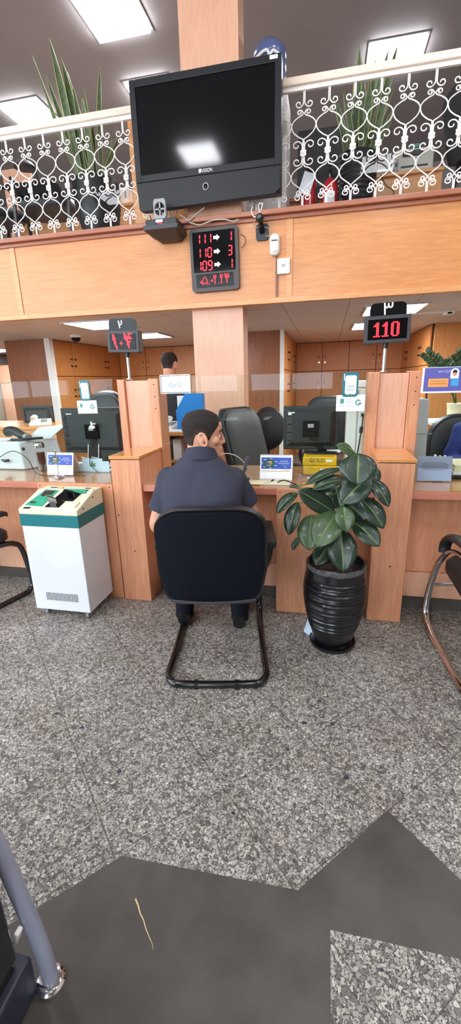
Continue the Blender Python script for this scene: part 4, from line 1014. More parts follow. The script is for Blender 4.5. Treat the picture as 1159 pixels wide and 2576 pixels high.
# ================================================================ cabinets under the balcony
def cabinet(label, loc, rot, width, cols, tiers, depth=0.4, m='beech_cabinet', knob='lock', group=None):
    t = thing('cabinet', label, 'cabinet', loc, rot, group)
    z1 = tiers[-1]
    MB().box(0, width, 0.02, depth, 0, z1).build('carcass', 'seam', t, local=True)
    cw = width / cols
    for j in range(len(tiers) - 1):
        for i in range(cols):
            g = 0.005
            d = MB().box(i * cw + g, (i + 1) * cw - g, 0, 0.018, tiers[j] + g, tiers[j + 1] - g).build('door', m, t, local=True)
            s_ = (i + 1) * cw - 0.055 if i % 2 == 0 else i * cw + 0.055
            h = tiers[j + 1] - tiers[j]; zk = tiers[j] + (h * 0.5 if j == len(tiers) - 2 else h * 0.72)
            b = MB(); b.cyl((s_, 0, zk), (s_, -0.012, zk), 0.008, n=10).ball((s_, -0.02, zk), 0.017, 0.012, 0.017, 12, 8)
            b.build('knob', 'beech_dark' if knob == 'wood' else 'black_metal', d, smooth=True, local=True)
            b = MB(); b.cyl((s_, 0, zk - 0.10), (s_, -0.006, zk - 0.10), 0.014, n=12); b.box(s_ - 0.003, s_ + 0.003, -0.03, -0.005, zk - 0.115, zk - 0.095)
            b.build('lock', 'chrome_dark' if knob == 'wood' else 'black_metal', d, local=True)
    return t
GC = 'wooden wall cabinets under the balcony'
cabinet('tall wooden cabinet wall facing the camera left of the middle column', (-3.95, 8.15, 0), 0, 2.70, 5, (0, 0.85, 1.585, 2.095), group=GC, knob='wood')
cabinet('tall wooden cabinet wall on the left side, with dark locks, behind the dome camera', (-3.95, 5.95, 0), PI / 2, 2.2, 4, (0, 0.85, 1.585, 2.095), group=GC, depth=0.03)
cabinet('tall wooden cabinet wall at the back, left of the number three sign', (-0.60, 8.8, 0), 0, 1.96, 4, (0, 0.85, 1.585, 2.095), group=GC, knob='wood', depth=0.35)
cabinet('wooden cabinet wall on the right side, with dark lock, beyond the right pillar', (1.315, 8.8, 0), -PI / 2, 2.25, 4, (0, 0.85, 1.585, 2.095), group=GC, depth=0.0401)
cabinet('pale lit cabinets at the far left edge under the balcony', (-6.58, 8.0, 0), 0, 1.88, 4, (0, 0.62, 1.53, 1.88), m='beech_pale', group=GC)
cabinet('narrow wooden cabinet edge beside the white post right of the column', (-0.598, 6.375, 0), PI / 2, 2.4, 4, (0, 0.85, 1.585, 2.095), group=GC, depth=0.0301)

# dome camera and small ceiling camera
p = PZ(190, 843, ZC)
t = thing('dome_camera', 'dark dome security camera on the ceiling under the balcony, left side', 'camera', (p.x, p.y, ZC))
MB().lathe([(ZC, 0.075), (ZC - 0.03, 0.075), (ZC - 0.035, 0.065)], (p.x, p.y, 0), 24).build('base_ring', 'white_plastic', t, smooth=True)
MB().lathe([(ZC - 0.03, 0.064), (ZC - 0.055, 0.06), (ZC - 0.078, 0.042), (ZC - 0.09, 0.015), (ZC - 0.092, 0.002)], (p.x, p.y, 0), 24).build('dome', 'black_gloss', t, smooth=True)
p = PZ(1128, 783, ZC)
t = thing('ceiling_sensor', 'small white ceiling sensor at the right under the balcony, fed by white trunking', 'sensor', (p.x, p.y, ZC))
MB().box(p.x - 0.05, p.x + 0.05, p.y - 0.05, p.y + 0.05, ZC - 0.035, ZC).build('housing', 'white_plastic', t, bevel=0.008)
MB().box(p.x - 0.02, p.x + 0.025, p.y - 0.055, p.y - 0.04, ZC - 0.03, ZC - 0.015).build('lens', 'black_gloss', t)
MB().box(p.x - 0.36, p.x - 0.05, p.y - 0.012, p.y + 0.012, ZC - 0.014, ZC).build('trunking', 'paint_white', t)

# ================================================================ office furniture behind the counter
def office_chair(label, loc, rot, w=0.5, z0=0.55, z1=1.2, top='round', m='black_leather', face=None, lean=0.12, arms=True, seat=True, ztop_r=0.18):
    t = thing('office_chair', label, 'office chair', loc, rot, 'office chairs behind the counter')
    face = face or m
    b = MB()
    for k in range(5):
        a = 2 * PI * k / 5; b.tube([(0, 0, 0.10), (0.16 * math.cos(a), 0.16 * math.sin(a), 0.085), (0.29 * math.cos(a), 0.29 * math.sin(a), 0.065)], [0.03, 0.022, 0.016], 8)
    b.build('star_base', 'black_plastic', t, smooth=True, local=True)
    for k in range(5):
        a = 2 * PI * k / 5; c = V((0.29 * math.cos(a), 0.29 * math.sin(a), 0.028)); q = V((-math.sin(a), math.cos(a), 0)) * 0.02
        MB().cyl(c - q, c + q, 0.028, n=14).build('caster', 'black_plastic', t, smooth=True, local=True)
    MB().cyl((0, 0, 0.09), (0, 0, 0.44), 0.026, n=14).build('gas_column', 'black_metal', t, smooth=True, local=True)
    b = MB(); b.rings([[V((q[0] * s, q[1] * s, z)) for q in rrect(0.5, 0.48, 0.12, 6)] for s, z in ((0.9, 0.44), (1, 0.46), (1, 0.51), (0.94, 0.535))]); b.build('seat', m, t, smooth=True, local=True)
    # local +y is where the sitter's back is; the sitter faces -y
    H_ = z1 - z0
    if top == 'oval': out = [(w / 2 * math.cos(a), H_ / 2 * math.sin(a)) for a in [2 * PI * k / 32 for k in range(32)]]
    else: out = rrect(w, H_, min(ztop_r, w * 0.45), 7)
    def pt(q, s, y): 
        x, z = q[0] * s, q[1] * s
        return V((x, 0.22 + y + lean * ((z + H_ / 2) / H_) + 0.10 * (x / w) ** 2 * -1.2, (z0 + z1) / 2 + z))
    b = MB(); b.rings([[pt(q, s, y) for q in out] for s, y in ((0.96, 0.0), (1.0, 0.02), (1.0, 0.06), (0.95, 0.085))]); bb = b.build('backrest', m, t, smooth=True, local=True)
    b = MB(); b.rings([[pt(q, s, y) for q in out] for s, y in ((0.90, 0.004), (0.90, -0.016), (0.80, -0.03), (0.5, -0.036))]); b.build('padding', face, bb, smooth=True, local=True)
    b = MB(); b.tube([(0, 0.05, 0.43), (0, 0.27, 0.43), (0, 0.31, 0.50), (0, 0.33, z0 + 0.15)], 0.022, 8); b.build('back_support', 'black_metal', t, smooth=True, local=True)
    if arms:
        for s in (-1, 1):
            a = MB().tube(spline([(s * 0.26, 0.22, 0.47), (s * 0.31, 0.20, 0.56), (s * 0.31, 0.15, 0.68), (s * 0.30, -0.12, 0.70), (s * 0.30, -0.16, 0.60), (s * 0.25, -0.12, 0.47)], 5), 0.018, 8).build('armrest', 'black_plastic', t, smooth=True, local=True)
    return t
office_chair('grey high-backed office chair turned sideways beside the seated man\'s head', (-0.40, 3.60, 0), math.radians(62), 0.52, 0.58, 1.225, 'round', 'black_leather', 'grey_leather', 0.20, ztop_r=0.13)
p = P(676, 1078, 4.78)
office_chair('dark oval-backed office chair beside the white post', (p.x, 4.73, 0), math.radians(8), 0.40, 0.66, 1.155, 'oval', 'black_leather', 'black_leather', 0.06, arms=False)
p = P(826, 1005, 5.2)
office_chair('black office chair whose top shows over the monitor by the right pillar', (p.x + 0.03, 4.9, 0), 0.1, 0.52, 0.6, p.z + 0.04, 'round', 'black_leather', None, 0.08)
p = P(232, 984, 3.9)
office_chair('black round-topped office chair behind the left monitor and white card', (p.x + 0.03, 3.7, 0), -0.1, 0.44, 0.6, p.z, 'round', 'black_leather', None, 0.1, ztop_r=0.2)
p = P(1112, 1050, 4.1)
office_chair('black office chair holding the person in blue at the right edge', (p.x + 0.20, 3.86, 0), 0.05, 0.58, 0.55, p.z + 0.02, 'round', 'black_leather', None, 0.1, ztop_r=0.24)

# side cabinet with the blue file behind the left pillar
t = thing('side_desk', 'wooden side desk with open shelf behind the left pillar carrying the blue file', 'desk', (-1.25, 3.6, 0))
MB().box(-1.62, -0.93, 3.36, 3.85, 1.03, 1.06).build('desk_top', 'beech_top', t, bevel=0.003)
MB().box(-0.97, -0.94, 3.40, 3.83, 0, 1.03).build('side_panel', 'beech_orange', t)
MB().box(-1.60, -1.57, 3.40, 3.83, 0, 1.03).build('side_panel', 'beech_orange', t)
MB().box(-1.57, -0.97, 3.81, 3.83, 0, 1.03).build('rear_panel', 'beech_orange', t)
MB().box(-1.57, -0.97, 3.40, 3.81, 0.80, 0.82).build('shelf', 'beech_orange', t)
bx = -1.40
for k, (m_, w_, h_, nm) in enumerate((('black_plastic', 0.05, 0.17, 'black file on the desk shelf at the left of the row'), ('charcoal', 0.035, 0.16, 'grey file on the desk shelf, second from the left'), ('island_green', 0.02, 0.15, 'green folder on the desk shelf between dark files'), ('black_plastic', 0.04, 0.17, 'black file on the desk shelf left of the white one'), ('paper_white', 0.075, 0.17, 'white file on the desk shelf at the right of the row'))):
    tag(MB().box(bx, bx + w_ - 0.002, 3.44, 3.70, 0.8203, 0.82 + h_).build('box_file', m_, origin=(bx + w_ / 2, 3.57, 0.82), bevel=0.002), nm, 'file', 'files on the desk shelf'); bx += w_
tag(MB().box(-1.13, -1.0, 3.42, 3.70, 0.8203, 0.86).build('red_folder', 'red_paint', origin=(-1.07, 3.56, 0.82), bevel=0.002), 'red folder lying flat on the desk shelf beside the files', 'folder')
# blue magazine file
Yf = 3.52
f = lambda x, y: P(x, y, Yf)
t = thing('magazine_file', 'bright blue slant-cut magazine file standing on the side desk', 'magazine file', (f(478, 1078).x, Yf, 1.06))
prof = [f(447, 1078), f(512, 1074), f(507, 990), f(465, 990), f(442, 1034)]
prof = [(q.x, max(q.z, 1.0605)) for q in prof]; prof[0] = (prof[0][0], 1.0605); prof[1] = (prof[1][0], 1.0605)
MB().prism(prof, Yf, Yf + 0.006).build('side_wall', 'blue_file', t)
MB().prism(prof, Yf + 0.075, Yf + 0.081).build('side_wall', 'blue_file', t)
MB().box(prof[1][0] - 0.006, prof[1][0] - 0.001, Yf + .006, Yf + 0.075, 1.0605, prof[2][1]).build('spine', 'blue_file', t)
MB().box(prof[0][0] + .004, prof[1][0] - .008, Yf + .006, Yf + 0.075, 1.0605, 1.065).build('bottom', 'blue_file', t)
q = f(452, 998); q2 = f(500, 1060)
tag(MB().box(f(446, 1050).x, f(500, 1050).x, Yf + 0.02, Yf + 0.05, 1.066, f(447, 996).z).build('paper_bundle', 'paper_white', origin=(q.x, Yf + .035, 1.066)), 'white papers standing inside the blue magazine file', 'papers')
def telephone(label, loc, rot, m='white_plastic'):
    t = thing('telephone', label, 'telephone', loc, rot, 'white desk telephones')
    b = MB(); b.prism([(-0.10, 0), (0.10, 0), (0.10, 0.06), (0.02, 0.05), (-0.10, 0.025)], -0.1, 0.1, Matrix.Rotation(PI / 2, 4, 'Z')); b.build('body', m, t, bevel=0.006, local=True)
    b = MB(); b.tube(spline([(-0.055, -0.095, 0.075), (-0.055, -0.06, 0.092), (-0.055, 0.06, 0.092), (-0.055, 0.095, 0.075)], 4), [.026, .026, .024, .018, .015, .015, .015, .015, .015, .018, .024, .026, .026], 10); b.build('handset', m, t, smooth=True, local=True)
    b = MB()
    for i in range(3):
        for j in range(4): b.box(0.01 + 0.022 * i, 0.024 + 0.022 * i, -0.06 + 0.022 * j, -0.046 + 0.022 * j, 0.036 + 0.004 * j, 0.05 + 0.004 * j)
    b.build('keypad', 'grey_plastic', t, local=True)
    return t
p = P(428, 1087, 3.5)
telephone('white desk telephone beside the blue magazine file', (p.x - 0.05, 3.62, 1.06), -0.3)
for k in range(3):
    tag(MB().box(-1.33 + .02 * k, -1.06, 3.37 + .012 * k, 3.50, 1.0603 + .003 * k, 1.0628 + .003 * k).build('paper_sheet', 'paper_white', origin=(-1.2, 3.45, 1.06 + .003 * k)), ('bottom', 'middle', 'top')[k] + ' sheet of the loose papers in front of the blue magazine file', 'paper', 'papers on the side desk')
# left desk
t = thing('side_desk', 'wooden desk block carrying a white telephone at the far left', 'desk', (-2.9, 4.05, 0))
MB().box(-3.9, -2.62, 3.85, 4.6, 1.03, 1.06).build('desk_top', 'beech_top', t, bevel=0.003)
MB().box(-3.88, -2.64, 3.87, 4.58, 0, 1.03).build('desk_body', 'beech_orange', t)
telephone('white desk telephone on the far left desk', (P(100, 1070, 4.0).x, 4.02, 1.06), 0.5)
# machines at the right pillar
def tower(label, x0, x1, y0, y1, z0, z1, nm, m='white_plastic', slope=0.0):
    t = thing(nm, label, 'machine', ((x0 + x1) / 2, (y0 + y1) / 2, z0))
    b = MB(); b.hexa([V((x0, y0, z0)), V((x1, y0, z0)), V((x1, y1, z0)), V((x0, y1, z0))], [V((x0, y0, z1)), V((x1 - slope, y0, z1 - slope * 0.3)), V((x1 - slope, y1, z1 - slope * 0.3)), V((x0, y1, z1))]); b.build('housing', m, t, bevel=0.008)
    return t
z0 = ZG
t = tower('tall white cash recycler behind the left edge of the right pillar', 0.135, 0.30, 3.03, 3.19, z0, 1.385, 'cash_recycler')
MB().box(0.125, 0.305, 3.02, 3.19, 1.386, 1.43).build('top_cover', 'white_plastic', t, bevel=0.006)
for zz_, h_ in ((1.30, .014), (1.27, .010), (1.20, .02)): MB().box(0.228, 0.250, 3.024, 3.032, zz_, zz_ + h_).build('socket', 'black_plastic', t)
MB().box(0.2, 0.206, 3.0265, 3.031, 0.86, 1.37).build('seam', 'grey_plastic', t)
cable('black power cable with a ferrite bead on the white cash recycler', [V((0.239, 3.02, 1.205)), V((0.238, 3.005, 1.17)), V((0.232, 3.0, 1.10)), V((0.222, 3.0, 1.0)), V((0.21, 3.0, 0.9))], 0.005, 'black_plastic')
p = V((0.233, 3.0, 1.115)); tag(MB().tube([p + V((0, 0, .02)), p - V((.003, 0, .02))], .011, 10).build('ferrite_bead', 'black_plastic', smooth=True, origin=p), 'black ferrite bead on the power cable of the white recycler', 'cable part')
t = tower('grey office machine behind the right edge of the right pillar', 0.45, 0.735, 3.22, 3.6, 0.0, 1.31, 'office_machine', 'grey_white', 0.05)
MB().box(0.46, 0.725, 3.215, 3.222, 1.06, 1.066).build('seam', 'grey_plastic', t)
MB().box(0.60, 0.605, 3.215, 3.222, 1.07, 1.26).build('seam', 'grey_plastic', t)
# ledge with potted zz plants
t = thing('low_cabinet', 'low wooden cabinet carrying cream pots at the right', 'cabinet', (1.6, 4.6, 0))
MB().box(0.98, 2.4, 4.36, 4.78, 0, 1.0).build('carcass', 'beech_cabinet', t); MB().box(0.96, 2.42, 4.34, 4.80, 1.0, 1.03).build('top', 'paint_white', t, bevel=0.003)
for k in range(6): MB().box(1.03 + .05 * k, 1.045 + .05 * k, 4.352, 4.359, 0.9, 0.99).build('rack_bar', 'paint_white', t)
def zz_plant(label, x, y, z, fronds):
    t = thing('potted_plant', label, 'plant', (x, y, z), group='zz plants in cream pots')
    MB().lathe([(z, 0.07), (z + 0.05, 0.078), (z + 0.052, 0.074), (z + 0.1, 0.08), (z + 0.102, 0.077), (z + 0.15, 0.086), (z + 0.16, 0.09), (z + 0.165, 0.082), (z + 0.14, 0.078), (z + 0.13, 0.0)], (x, y, 0), 24, caps=False).build('pot', 'paper_cream', t, smooth=True)
    MB().lathe([(z + 0.130, 0.078), (z + 0.135, 0.001)], (x, y, 0), 20).build('soil', 'soil', t)
    rr = random.Random(int(x * 100))
    for fr in fronds:
        base = V((x + rr.uniform(-.03, .03), y + rr.uniform(-.03, .03), z + 0.13)); tip = V(fr)
        mid = base.lerp(tip, 0.5) + V((0, 0, 0.12)) * (tip - base).length
        pts = spline([base, mid, tip], 8)
        f_ = MB().tube(pts, [0.007 - 0.004 * i / len(pts) for i in range(len(pts))], 6).build('stem', 'zz_green', t, smooth=True)
        b = MB()
        for i in range(5, len(pts)):
            d = (pts[i] - pts[i - 1]).normalized(); sd = d.cross(V((0, 1, 0.2))).normalized()
            for s in (1, -1):
                L_ = 0.075 * (1 - 0.4 * abs(i / len(pts) - 0.6)); dirv = (sd * s + d * 0.6 + V((0, rr.uniform(-.3, .3), 0))).normalized(); wv = dirv.cross(V((0, 1, 0))).normalized() * 0.017
                q = pts[i]
                b.add([q, q + dirv * L_ * .35 + wv, q + dirv * L_ * .7 + wv * .8, q + dirv * L_, q + dirv * L_ * .7 - wv * .8, q + dirv * L_ * .35 - wv, q + dirv * L_ * .5 + V((0, -.006, 0))], [(0, 1, 6), (1, 2, 6), (2, 3, 6), (3, 4, 6), (4, 5, 6), (5, 0, 6)])
        b.build('leaflets', 'zz_green', f_)
    return t
pq = P(1128, 1012, 4.5)
zz_plant('zz plant in a small cream pot behind the name card, nearest the grey machine', 1.20, 4.5, 1.03, [P(1072, 889, 4.45), P(1095, 905, 4.5), P(1118, 912, 4.45), P(1135, 915, 4.55)])
zz_plant('zz plant in a cream pot at the right edge behind the name card', 1.42, 4.53, 1.03, [P(1150, 893, 4.5), P(1165, 880, 4.5), P(1140, 905, 4.5), P(1175, 900, 4.6)])

# ================================================================ on the balcony
def snake_plant(label, x, y, rtop, ptop, rbase, leaves, seed):
    rr = random.Random(seed)
    t = thing('snake_plant', label, 'plant', (x, y, ZM), group='snake plants behind the railing')
    prof = [(ZM + .03, rbase)]; n = 26
    for k in range(n + 1):
        u = k / n; r = rbase + (rtop - rbase) * (math.sin(u * PI * 0.62) / math.sin(PI * 0.62))
        prof.append((ZM + .03 + u * (ptop - ZM - .03), r + (0.005 if k % 2 else -0.002)))
    prof += [(ptop + 0.01, rtop * 0.97), (ptop, rtop * 0.88), (ptop - 0.05, rtop * 0.85)]
    MB().lathe(prof, (x, y, 0), 32, caps=False).build('pot', 'pot_matte', t, smooth=True)
    MB().lathe([(ZM + .001, rbase * 1.15), (ZM + .03, rbase * 1.2), (ZM + .03, 0.0)], (x, y, 0), 28).build('saucer', 'pot_matte', t, smooth=True)
    MB().lathe([(ptop - .06, rtop * .86), (ptop - .045, .001)], (x, y, 0), 24).build('soil', 'soil', t)
    for (tx, ty, w, dy) in leaves:
        tip = P(tx, ty, y + dy)
        base = V((x + (tip.x - x) * 0.25 + rr.uniform(-.02, .02), y + dy * 0.3 + rr.uniform(-.03, .03), ptop - 0.04))
        n = 12; yaw = rr.uniform(-0.5, 0.5); L = []
        for i in range(n + 1):
            u = i / n; c = base.lerp(tip, u) + V((0, 0, 0)); c.x += 0.02 * math.sin(u * 3 + tx)
            ww = w * 0.5 * (0.55 + 0.45 * min(1, u * 2.5)) * min(1.0, (1.001 - u) * 3.2) ** 0.75
            ax = V((math.cos(yaw + u * .4), math.sin(yaw + u * .4), 0)); nn = V((-ax.y, ax.x, 0))
            L.append([c - ax * ww, c - ax * ww * 0.84 + nn * ww * .1, c + nn * ww * 0.28, c + ax * ww * 0.84 + nn * ww * .1, c + ax * ww])
        b = MB(); o = 0
        for r_ in L: b.v += r_
        for i in range(n):
            for k in range(4):
                b.f.append((i * 5 + k, i * 5 + k + 1, (i + 1) * 5 + k + 1, (i + 1) * 5 + k)); b.mi.append(1 if k in (0, 3) else 0)
        ob = b.build('leaf', ['snake_green', 'snake_edge'], t, smooth=True)
        md = ob.modifiers.new('thick', 'SOLIDIFY'); md.thickness = 0.004
    return t
snake_plant('tall snake plant in a black pot behind the left railing', -2.28, 4.56, 0.215, 3.33, 0.14,
    [(118, 95, .075, 0), (150, 145, .075, .05), (116, 183, .05, -.05), (104, 208, .04, .1), (84, 135, .03, .05), (185, 210, .055, -.05), (216, 222, .05, .08), (254, 162, .05, 0), (190, 225, .04, .1), (170, 180, .03, .06), (300, 330, .05, 0), (200, 240, .06, -.08), (148, 230, .06, .02), (230, 300, .05, .1), (175, 290, .06, .12), (285, 350, .05, .06)], 4)
snake_plant('tall snake plant in a ribbed black pot behind the right railing', 0.18, 4.56, 0.165, 3.26, 0.11,
    [(897, 110, .07, 0), (912, 140, .07, .05), (950, 143, .05, .08), (972, 122, .06, .02), (1007, 110, .07, -.02), (868, 225, .05, 0), (835, 240, .06, -.06), (850, 280, .05, .06), (985, 215, .06, .06), (1000, 260, .05, -.05), (930, 200, .07, -.08), (905, 230, .06, -.1), (945, 250, .06, .1), (880, 255, .06, .1)], 9)
def extinguisher(label, x, y, h, tagged):
    t = thing('fire_extinguisher', label, 'fire extinguisher', (x, y, ZM), group='fire extinguishers behind the railing')
    r = 0.068; z = ZM
    MB().lathe([(z, r * .95), (z + .02, r), (z + h - .07, r), (z + h - .03, r * .75), (z + h, r * .3)], (x, y, 0), 24).build('cylinder', 'red_paint', t, smooth=True)
    b = MB(); b.cyl((x, y, z + h), (x, y, z + h + .04), .018, n=12).box(x - .012, x + .012, y - .09, y + .02, z + h + .035, z + h + .055).box(x - .01, x + .01, y - .09, y + .01, z + h + .07, z + h + .08); b.build('valve', 'black_metal', t)
    b = MB(); b.tube(spline([(x + .02, y, z + h + .02), (x + .08, y - .02, z + h), (x + .085, y - .03, z + h - .12), (x + .08, y - .04, z + .1)], 5), .011, 8); b.build('hose', 'black_plastic', t, smooth=True)
    n = 10; a0 = -2.3
    b = MB(); b.rings([[V((x + (r + .001) * math.cos(a0 + 1.4 * k / n), y + (r + .001) * math.sin(a0 + 1.4 * k / n), zz_)) for k in range(n + 1)] for zz_ in (z + h * .3, z + h * .62)], caps=False, closed=False); b.build('label_band', 'paper_white' if not tagged else 'red_paint', t)
    if tagged:
        b = MB(); M = Matrix.Translation((x + .02, y - .085, z + h - .02)) @ Matrix.Rotation(0.35, 4, 'Y'); b.box(-.05, .05, -.001, .001, -.16, 0, M); b.build('inspection_tag', 'paper_white', t)
    return t
extinguisher('red fire extinguisher with a hanging paper tag behind the railing', -0.225, 4.45, 0.36, True)
extinguisher('red fire extinguisher with white label band beside the right snake plant', -0.04, 4.42, 0.30, False)
# water dispenser
t = thing('water_dispenser', 'pale water dispenser half hidden behind the right edge of the television', 'water dispenser', (-0.56, 4.55, ZM))
MB().box(-0.72, -0.41, 4.42, 4.74, ZM, 3.74).build('cabinet', 'white_plastic', t, bevel=0.015)
b = MB(); b.lathe([(3.74, .05), (3.78, .06), (3.83, .135), (3.90, .14), (3.915, .133), (3.93, .14), (4.00, .14), (4.015, .133), (4.03, .14), (4.08, .138), (4.125, .10), (4.145, .04), (4.147, .001)], (-0.575, 4.55, 0), 28); b.build('bottle', 'bottle_blue', t, smooth=True)
b = MB(); ob = spline([P(644, 146, 4.40), P(660, 130, 4.395), P(672, 126, 4.395), P(678, 138, 4.395), P(686, 127, 4.395), P(697, 132, 4.40), P(704, 140, 4.41)], 5); b.tube(ob, 0.011, 8); b.build('white_swirl', 'paint_white', t, smooth=True)
# tall wood panel, desks, machines
o = struct(MB().box(-1.86, -1.3, 4.46, 4.52, ZM, 3.76).build('wall_panel', 'beech_orange'))
def desk(label, x0, x1, y0, y1, zt, m='beech_orange'):
    t = thing('desk', label, 'desk', ((x0 + x1) / 2, (y0 + y1) / 2, ZM), group='desks on the balcony')
    MB().box(x0, x1, y0, y1, zt - .03, zt).build('desk_top', m, t, bevel=.003)
    MB().box(x0 + .02, x1 - .02, y0 + .03, y0 + .05, ZM + .02, zt - .03).build('front_panel', m, t)
    for xx in (x0 + .01, x1 - .04): MB().box(xx, xx + .03, y0 + .02, y1 - .02, ZM, zt - .03).build('side_panel', m, t)
    return t
desk('wooden desk with printer on the balcony behind the right railing', 0.37, 0.98, 5.0, 5.6, 3.285)
t = thing('printer', 'beige office printer on the balcony desk behind the right railing', 'printer', (0.73, 5.25, 3.285))
b = MB(); b.hexa([V((.56, 5.1, 3.286)), V((.90, 5.1, 3.286)), V((.90, 5.45, 3.286)), V((.56, 5.45, 3.286))], [V((.56, 5.13, 3.50)), V((.90, 5.13, 3.50)), V((.90, 5.45, 3.60)), V((.56, 5.45, 3.60))]); b.build('housing', 'beige_plastic', t, bevel=.012)
MB().box(.60, .86, 5.05, 5.12, 3.30, 3.315).build('paper_tray', 'beige_plastic', t, bevel=.003)
MB().box(.61, .85, 5.108, 5.115, 3.325, 3.36).build('output_slot', 'black_plastic', t)
MB().box(.69, .77, 5.15, 5.16, 3.52, 3.545).build('green_badge', 'emblem_teal', t)
MB().box(.62, .80, 5.105, 5.13, 3.44, 3.48).build('control_panel', 'charcoal', t)
t = thing('modem', 'white modem box on the balcony desk left of the printer', 'modem', (0.45, 5.12, 3.285))
MB().box(.37, .53, 5.05, 5.2, 3.30, 3.335).build('housing', 'white_plastic', t, bevel=.004); MB().box(.36, .54, 5.03, 5.22, 3.286, 3.30).build('base', 'black_plastic', t); MB().box(.41, .47, 5.028, 5.031, 3.288, 3.294).build('lamp_strip', 'paint_white', t)
t = thing('network_box', 'small grey upright network box beside the printer', 'network box', (0.55, 5.03, 3.285)); MB().box(.535, .575, 5.0, 5.09, 3.286, 3.385).build('housing', 'grey_plastic', t, bevel=.003); MB().box(.545, .565, 4.997, 5.0, 3.32, 3.35).build('port', 'black_plastic', t)
cable('thin black cable hanging below the printer desk', [V((.42, 4.99, 3.27)), V((.47, 4.98, 3.18)), V((.55, 4.98, 3.1)), V((.42, 4.97, 2.98)), V((.36, 4.96, 2.92))], .004, 'black_plastic')
def balcony_chair(label, x, y, rot, ztop):
    t = thing('armchair', label, 'chair', (x, y, ZM), rot, 'dark chairs on the balcony')
    b = MB(); b.rings([[V((q[0] * s, q[1] * s, z)) for q in rrect(.52, .5, .1, 5)] for s, z in ((.95, .40), (1, .42), (1, .48), (.94, .5))]); b.build('seat', 'black_leather', t, smooth=True, local=True)
    h = ztop - ZM
    b = MB(); b.rings([[V((q[0], .22 + yy + .12 * (q[1] + h / 2) / h, .48 + (h - .48) / 2 + q[1] * (h - .48) / h)) for q in rrect(.52, h, .12, 5)] for yy in (0, .07)]); b.build('backrest', 'black_leather', t, smooth=True, local=True)
    for s in (-1, 1):
        MB().tube([(s * .28, .2, .45), (s * .28, .2, .66), (s * .28, -.2, .66), (s * .28, -.24, .02)], .02, 8).build('armrest', 'black_metal', t, smooth=True, local=True)
        MB().tube([(s * .28, .2, .45), (s * .28, .26, .02)], .02, 8).build('leg', 'steel', t, smooth=True, local=True)
    return t
balcony_chair('dark chair on the balcony at the right edge behind the printer desk', 1.36, 4.86, PI / 2 + .2, 3.78)
t = thing('computer', 'dark computer screen behind the railing right of the water dispenser', 'computer', (-0.2, 5.3, ZM))
MB().box(-.38, 0.06, 5.25, 5.29, 3.32, 3.82).build('screen', 'black_plastic', t, bevel=.005); MB().box(-.22, -.10, 5.26, 5.34, 3.2, 3.34).build('stand', 'black_plastic', t); MB().box(-.26, -.14, 5.245, 5.25, 3.33, 3.36).build('label', 'grey_plastic', t)
desk('dark fronted desk under the computer behind the railing', -0.5, 0.2, 5.1, 5.7, 3.2, 'beech_dark')
zt = P(200, 524, 5.2).z
desk('wooden desk with white boxes behind the left railing', -3.7, -2.05, 5.2, 5.7, zt)
for k, (xa, xb, ya, yb) in enumerate(((124, 151, 498, 530), (152, 183, 503, 528))):
    a, c = P(xa, ya, 5.25), P(xb, yb, 5.25)
    t = thing('white_box', ('left' if k == 0 else 'right') + ' of two small white boxes on the balcony desk', 'box', ((a.x + c.x) / 2, 5.3, zt), group='white boxes on the balcony desk')
    MB().box(a.x, c.x, 5.25, 5.37, zt, a.z).build('body', 'white_plastic', t, bevel=.003); MB().box(a.x + .02, c.x - .02, 5.247, 5.251, zt + .02, zt + .05).build('label', 'grey_plastic', t)
t = thing('white_telephone', 'white telephone on the balcony desk beside the wood panel', 'telephone', (P(312, 490, 5.25).x, 5.3, zt))
a, c = P(298, 465, 5.25), P(324, 515, 5.25); MB().box(a.x, c.x, 5.25, 5.39, zt, a.z - .03).build('body', 'white_plastic', t, bevel=.006); MB().tube([(a.x + .02, 5.24, zt + .03), (a.x + .02, 5.235, a.z - .03)], .014, 8).build('handset', 'white_plastic', t, smooth=True); MB().box(a.x + .06, c.x - .02, 5.247, 5.25, a.z - .13, a.z - .06).build('display', 'grey_plastic', t)
balcony_chair('dark chair behind the railing at the left edge', -3.62, 4.80, 2.6, 3.42)
balcony_chair('dark chair behind the railing left of the white boxes', -2.92, 4.74, 3.3, 3.32)
p = P(60, 440, 6.0)
t = thing('low_partition', 'pale wood partition on the balcony behind the left railing', 'partition', (p.x, 6.0, ZM)); MB().box(P(8, 440, 6).x, P(78, 440, 6).x, 5.98, 6.03, ZM, P(40, 425, 6).z).build('panel', 'beech_pale', t, bevel=.004)
t = thing('desk_lamp', 'dark curved desk lamp behind the left railing', 'lamp', (P(95, 520, 5.3).x, 5.4, zt))
b = MB(); b.tube(spline([V((P(95, 520, 5.3).x, 5.4, zt)), P(98, 470, 5.4), P(90, 430, 5.4), P(72, 412, 5.4)], 6), .012, 8); b.build('arm', 'black_metal', t, smooth=True)
b = MB(); c = P(62, 415, 5.4); b.rings([[V((c.x + r * math.cos(q), c.y + r * math.sin(q), c.z + z)) for q in [2 * PI * k / 20 for k in range(20)]] for r, z in ((.02, .05), (.09, .02), (.13, -.03))], caps=False); b.build('shade', 'charcoal', t, smooth=True)
MB().lathe([(zt, .08), (zt + .015, .075), (zt + .02, .02)], (P(95, 520, 5.3).x, 5.4, 0), 20).build('base', 'black_metal', t, smooth=True)
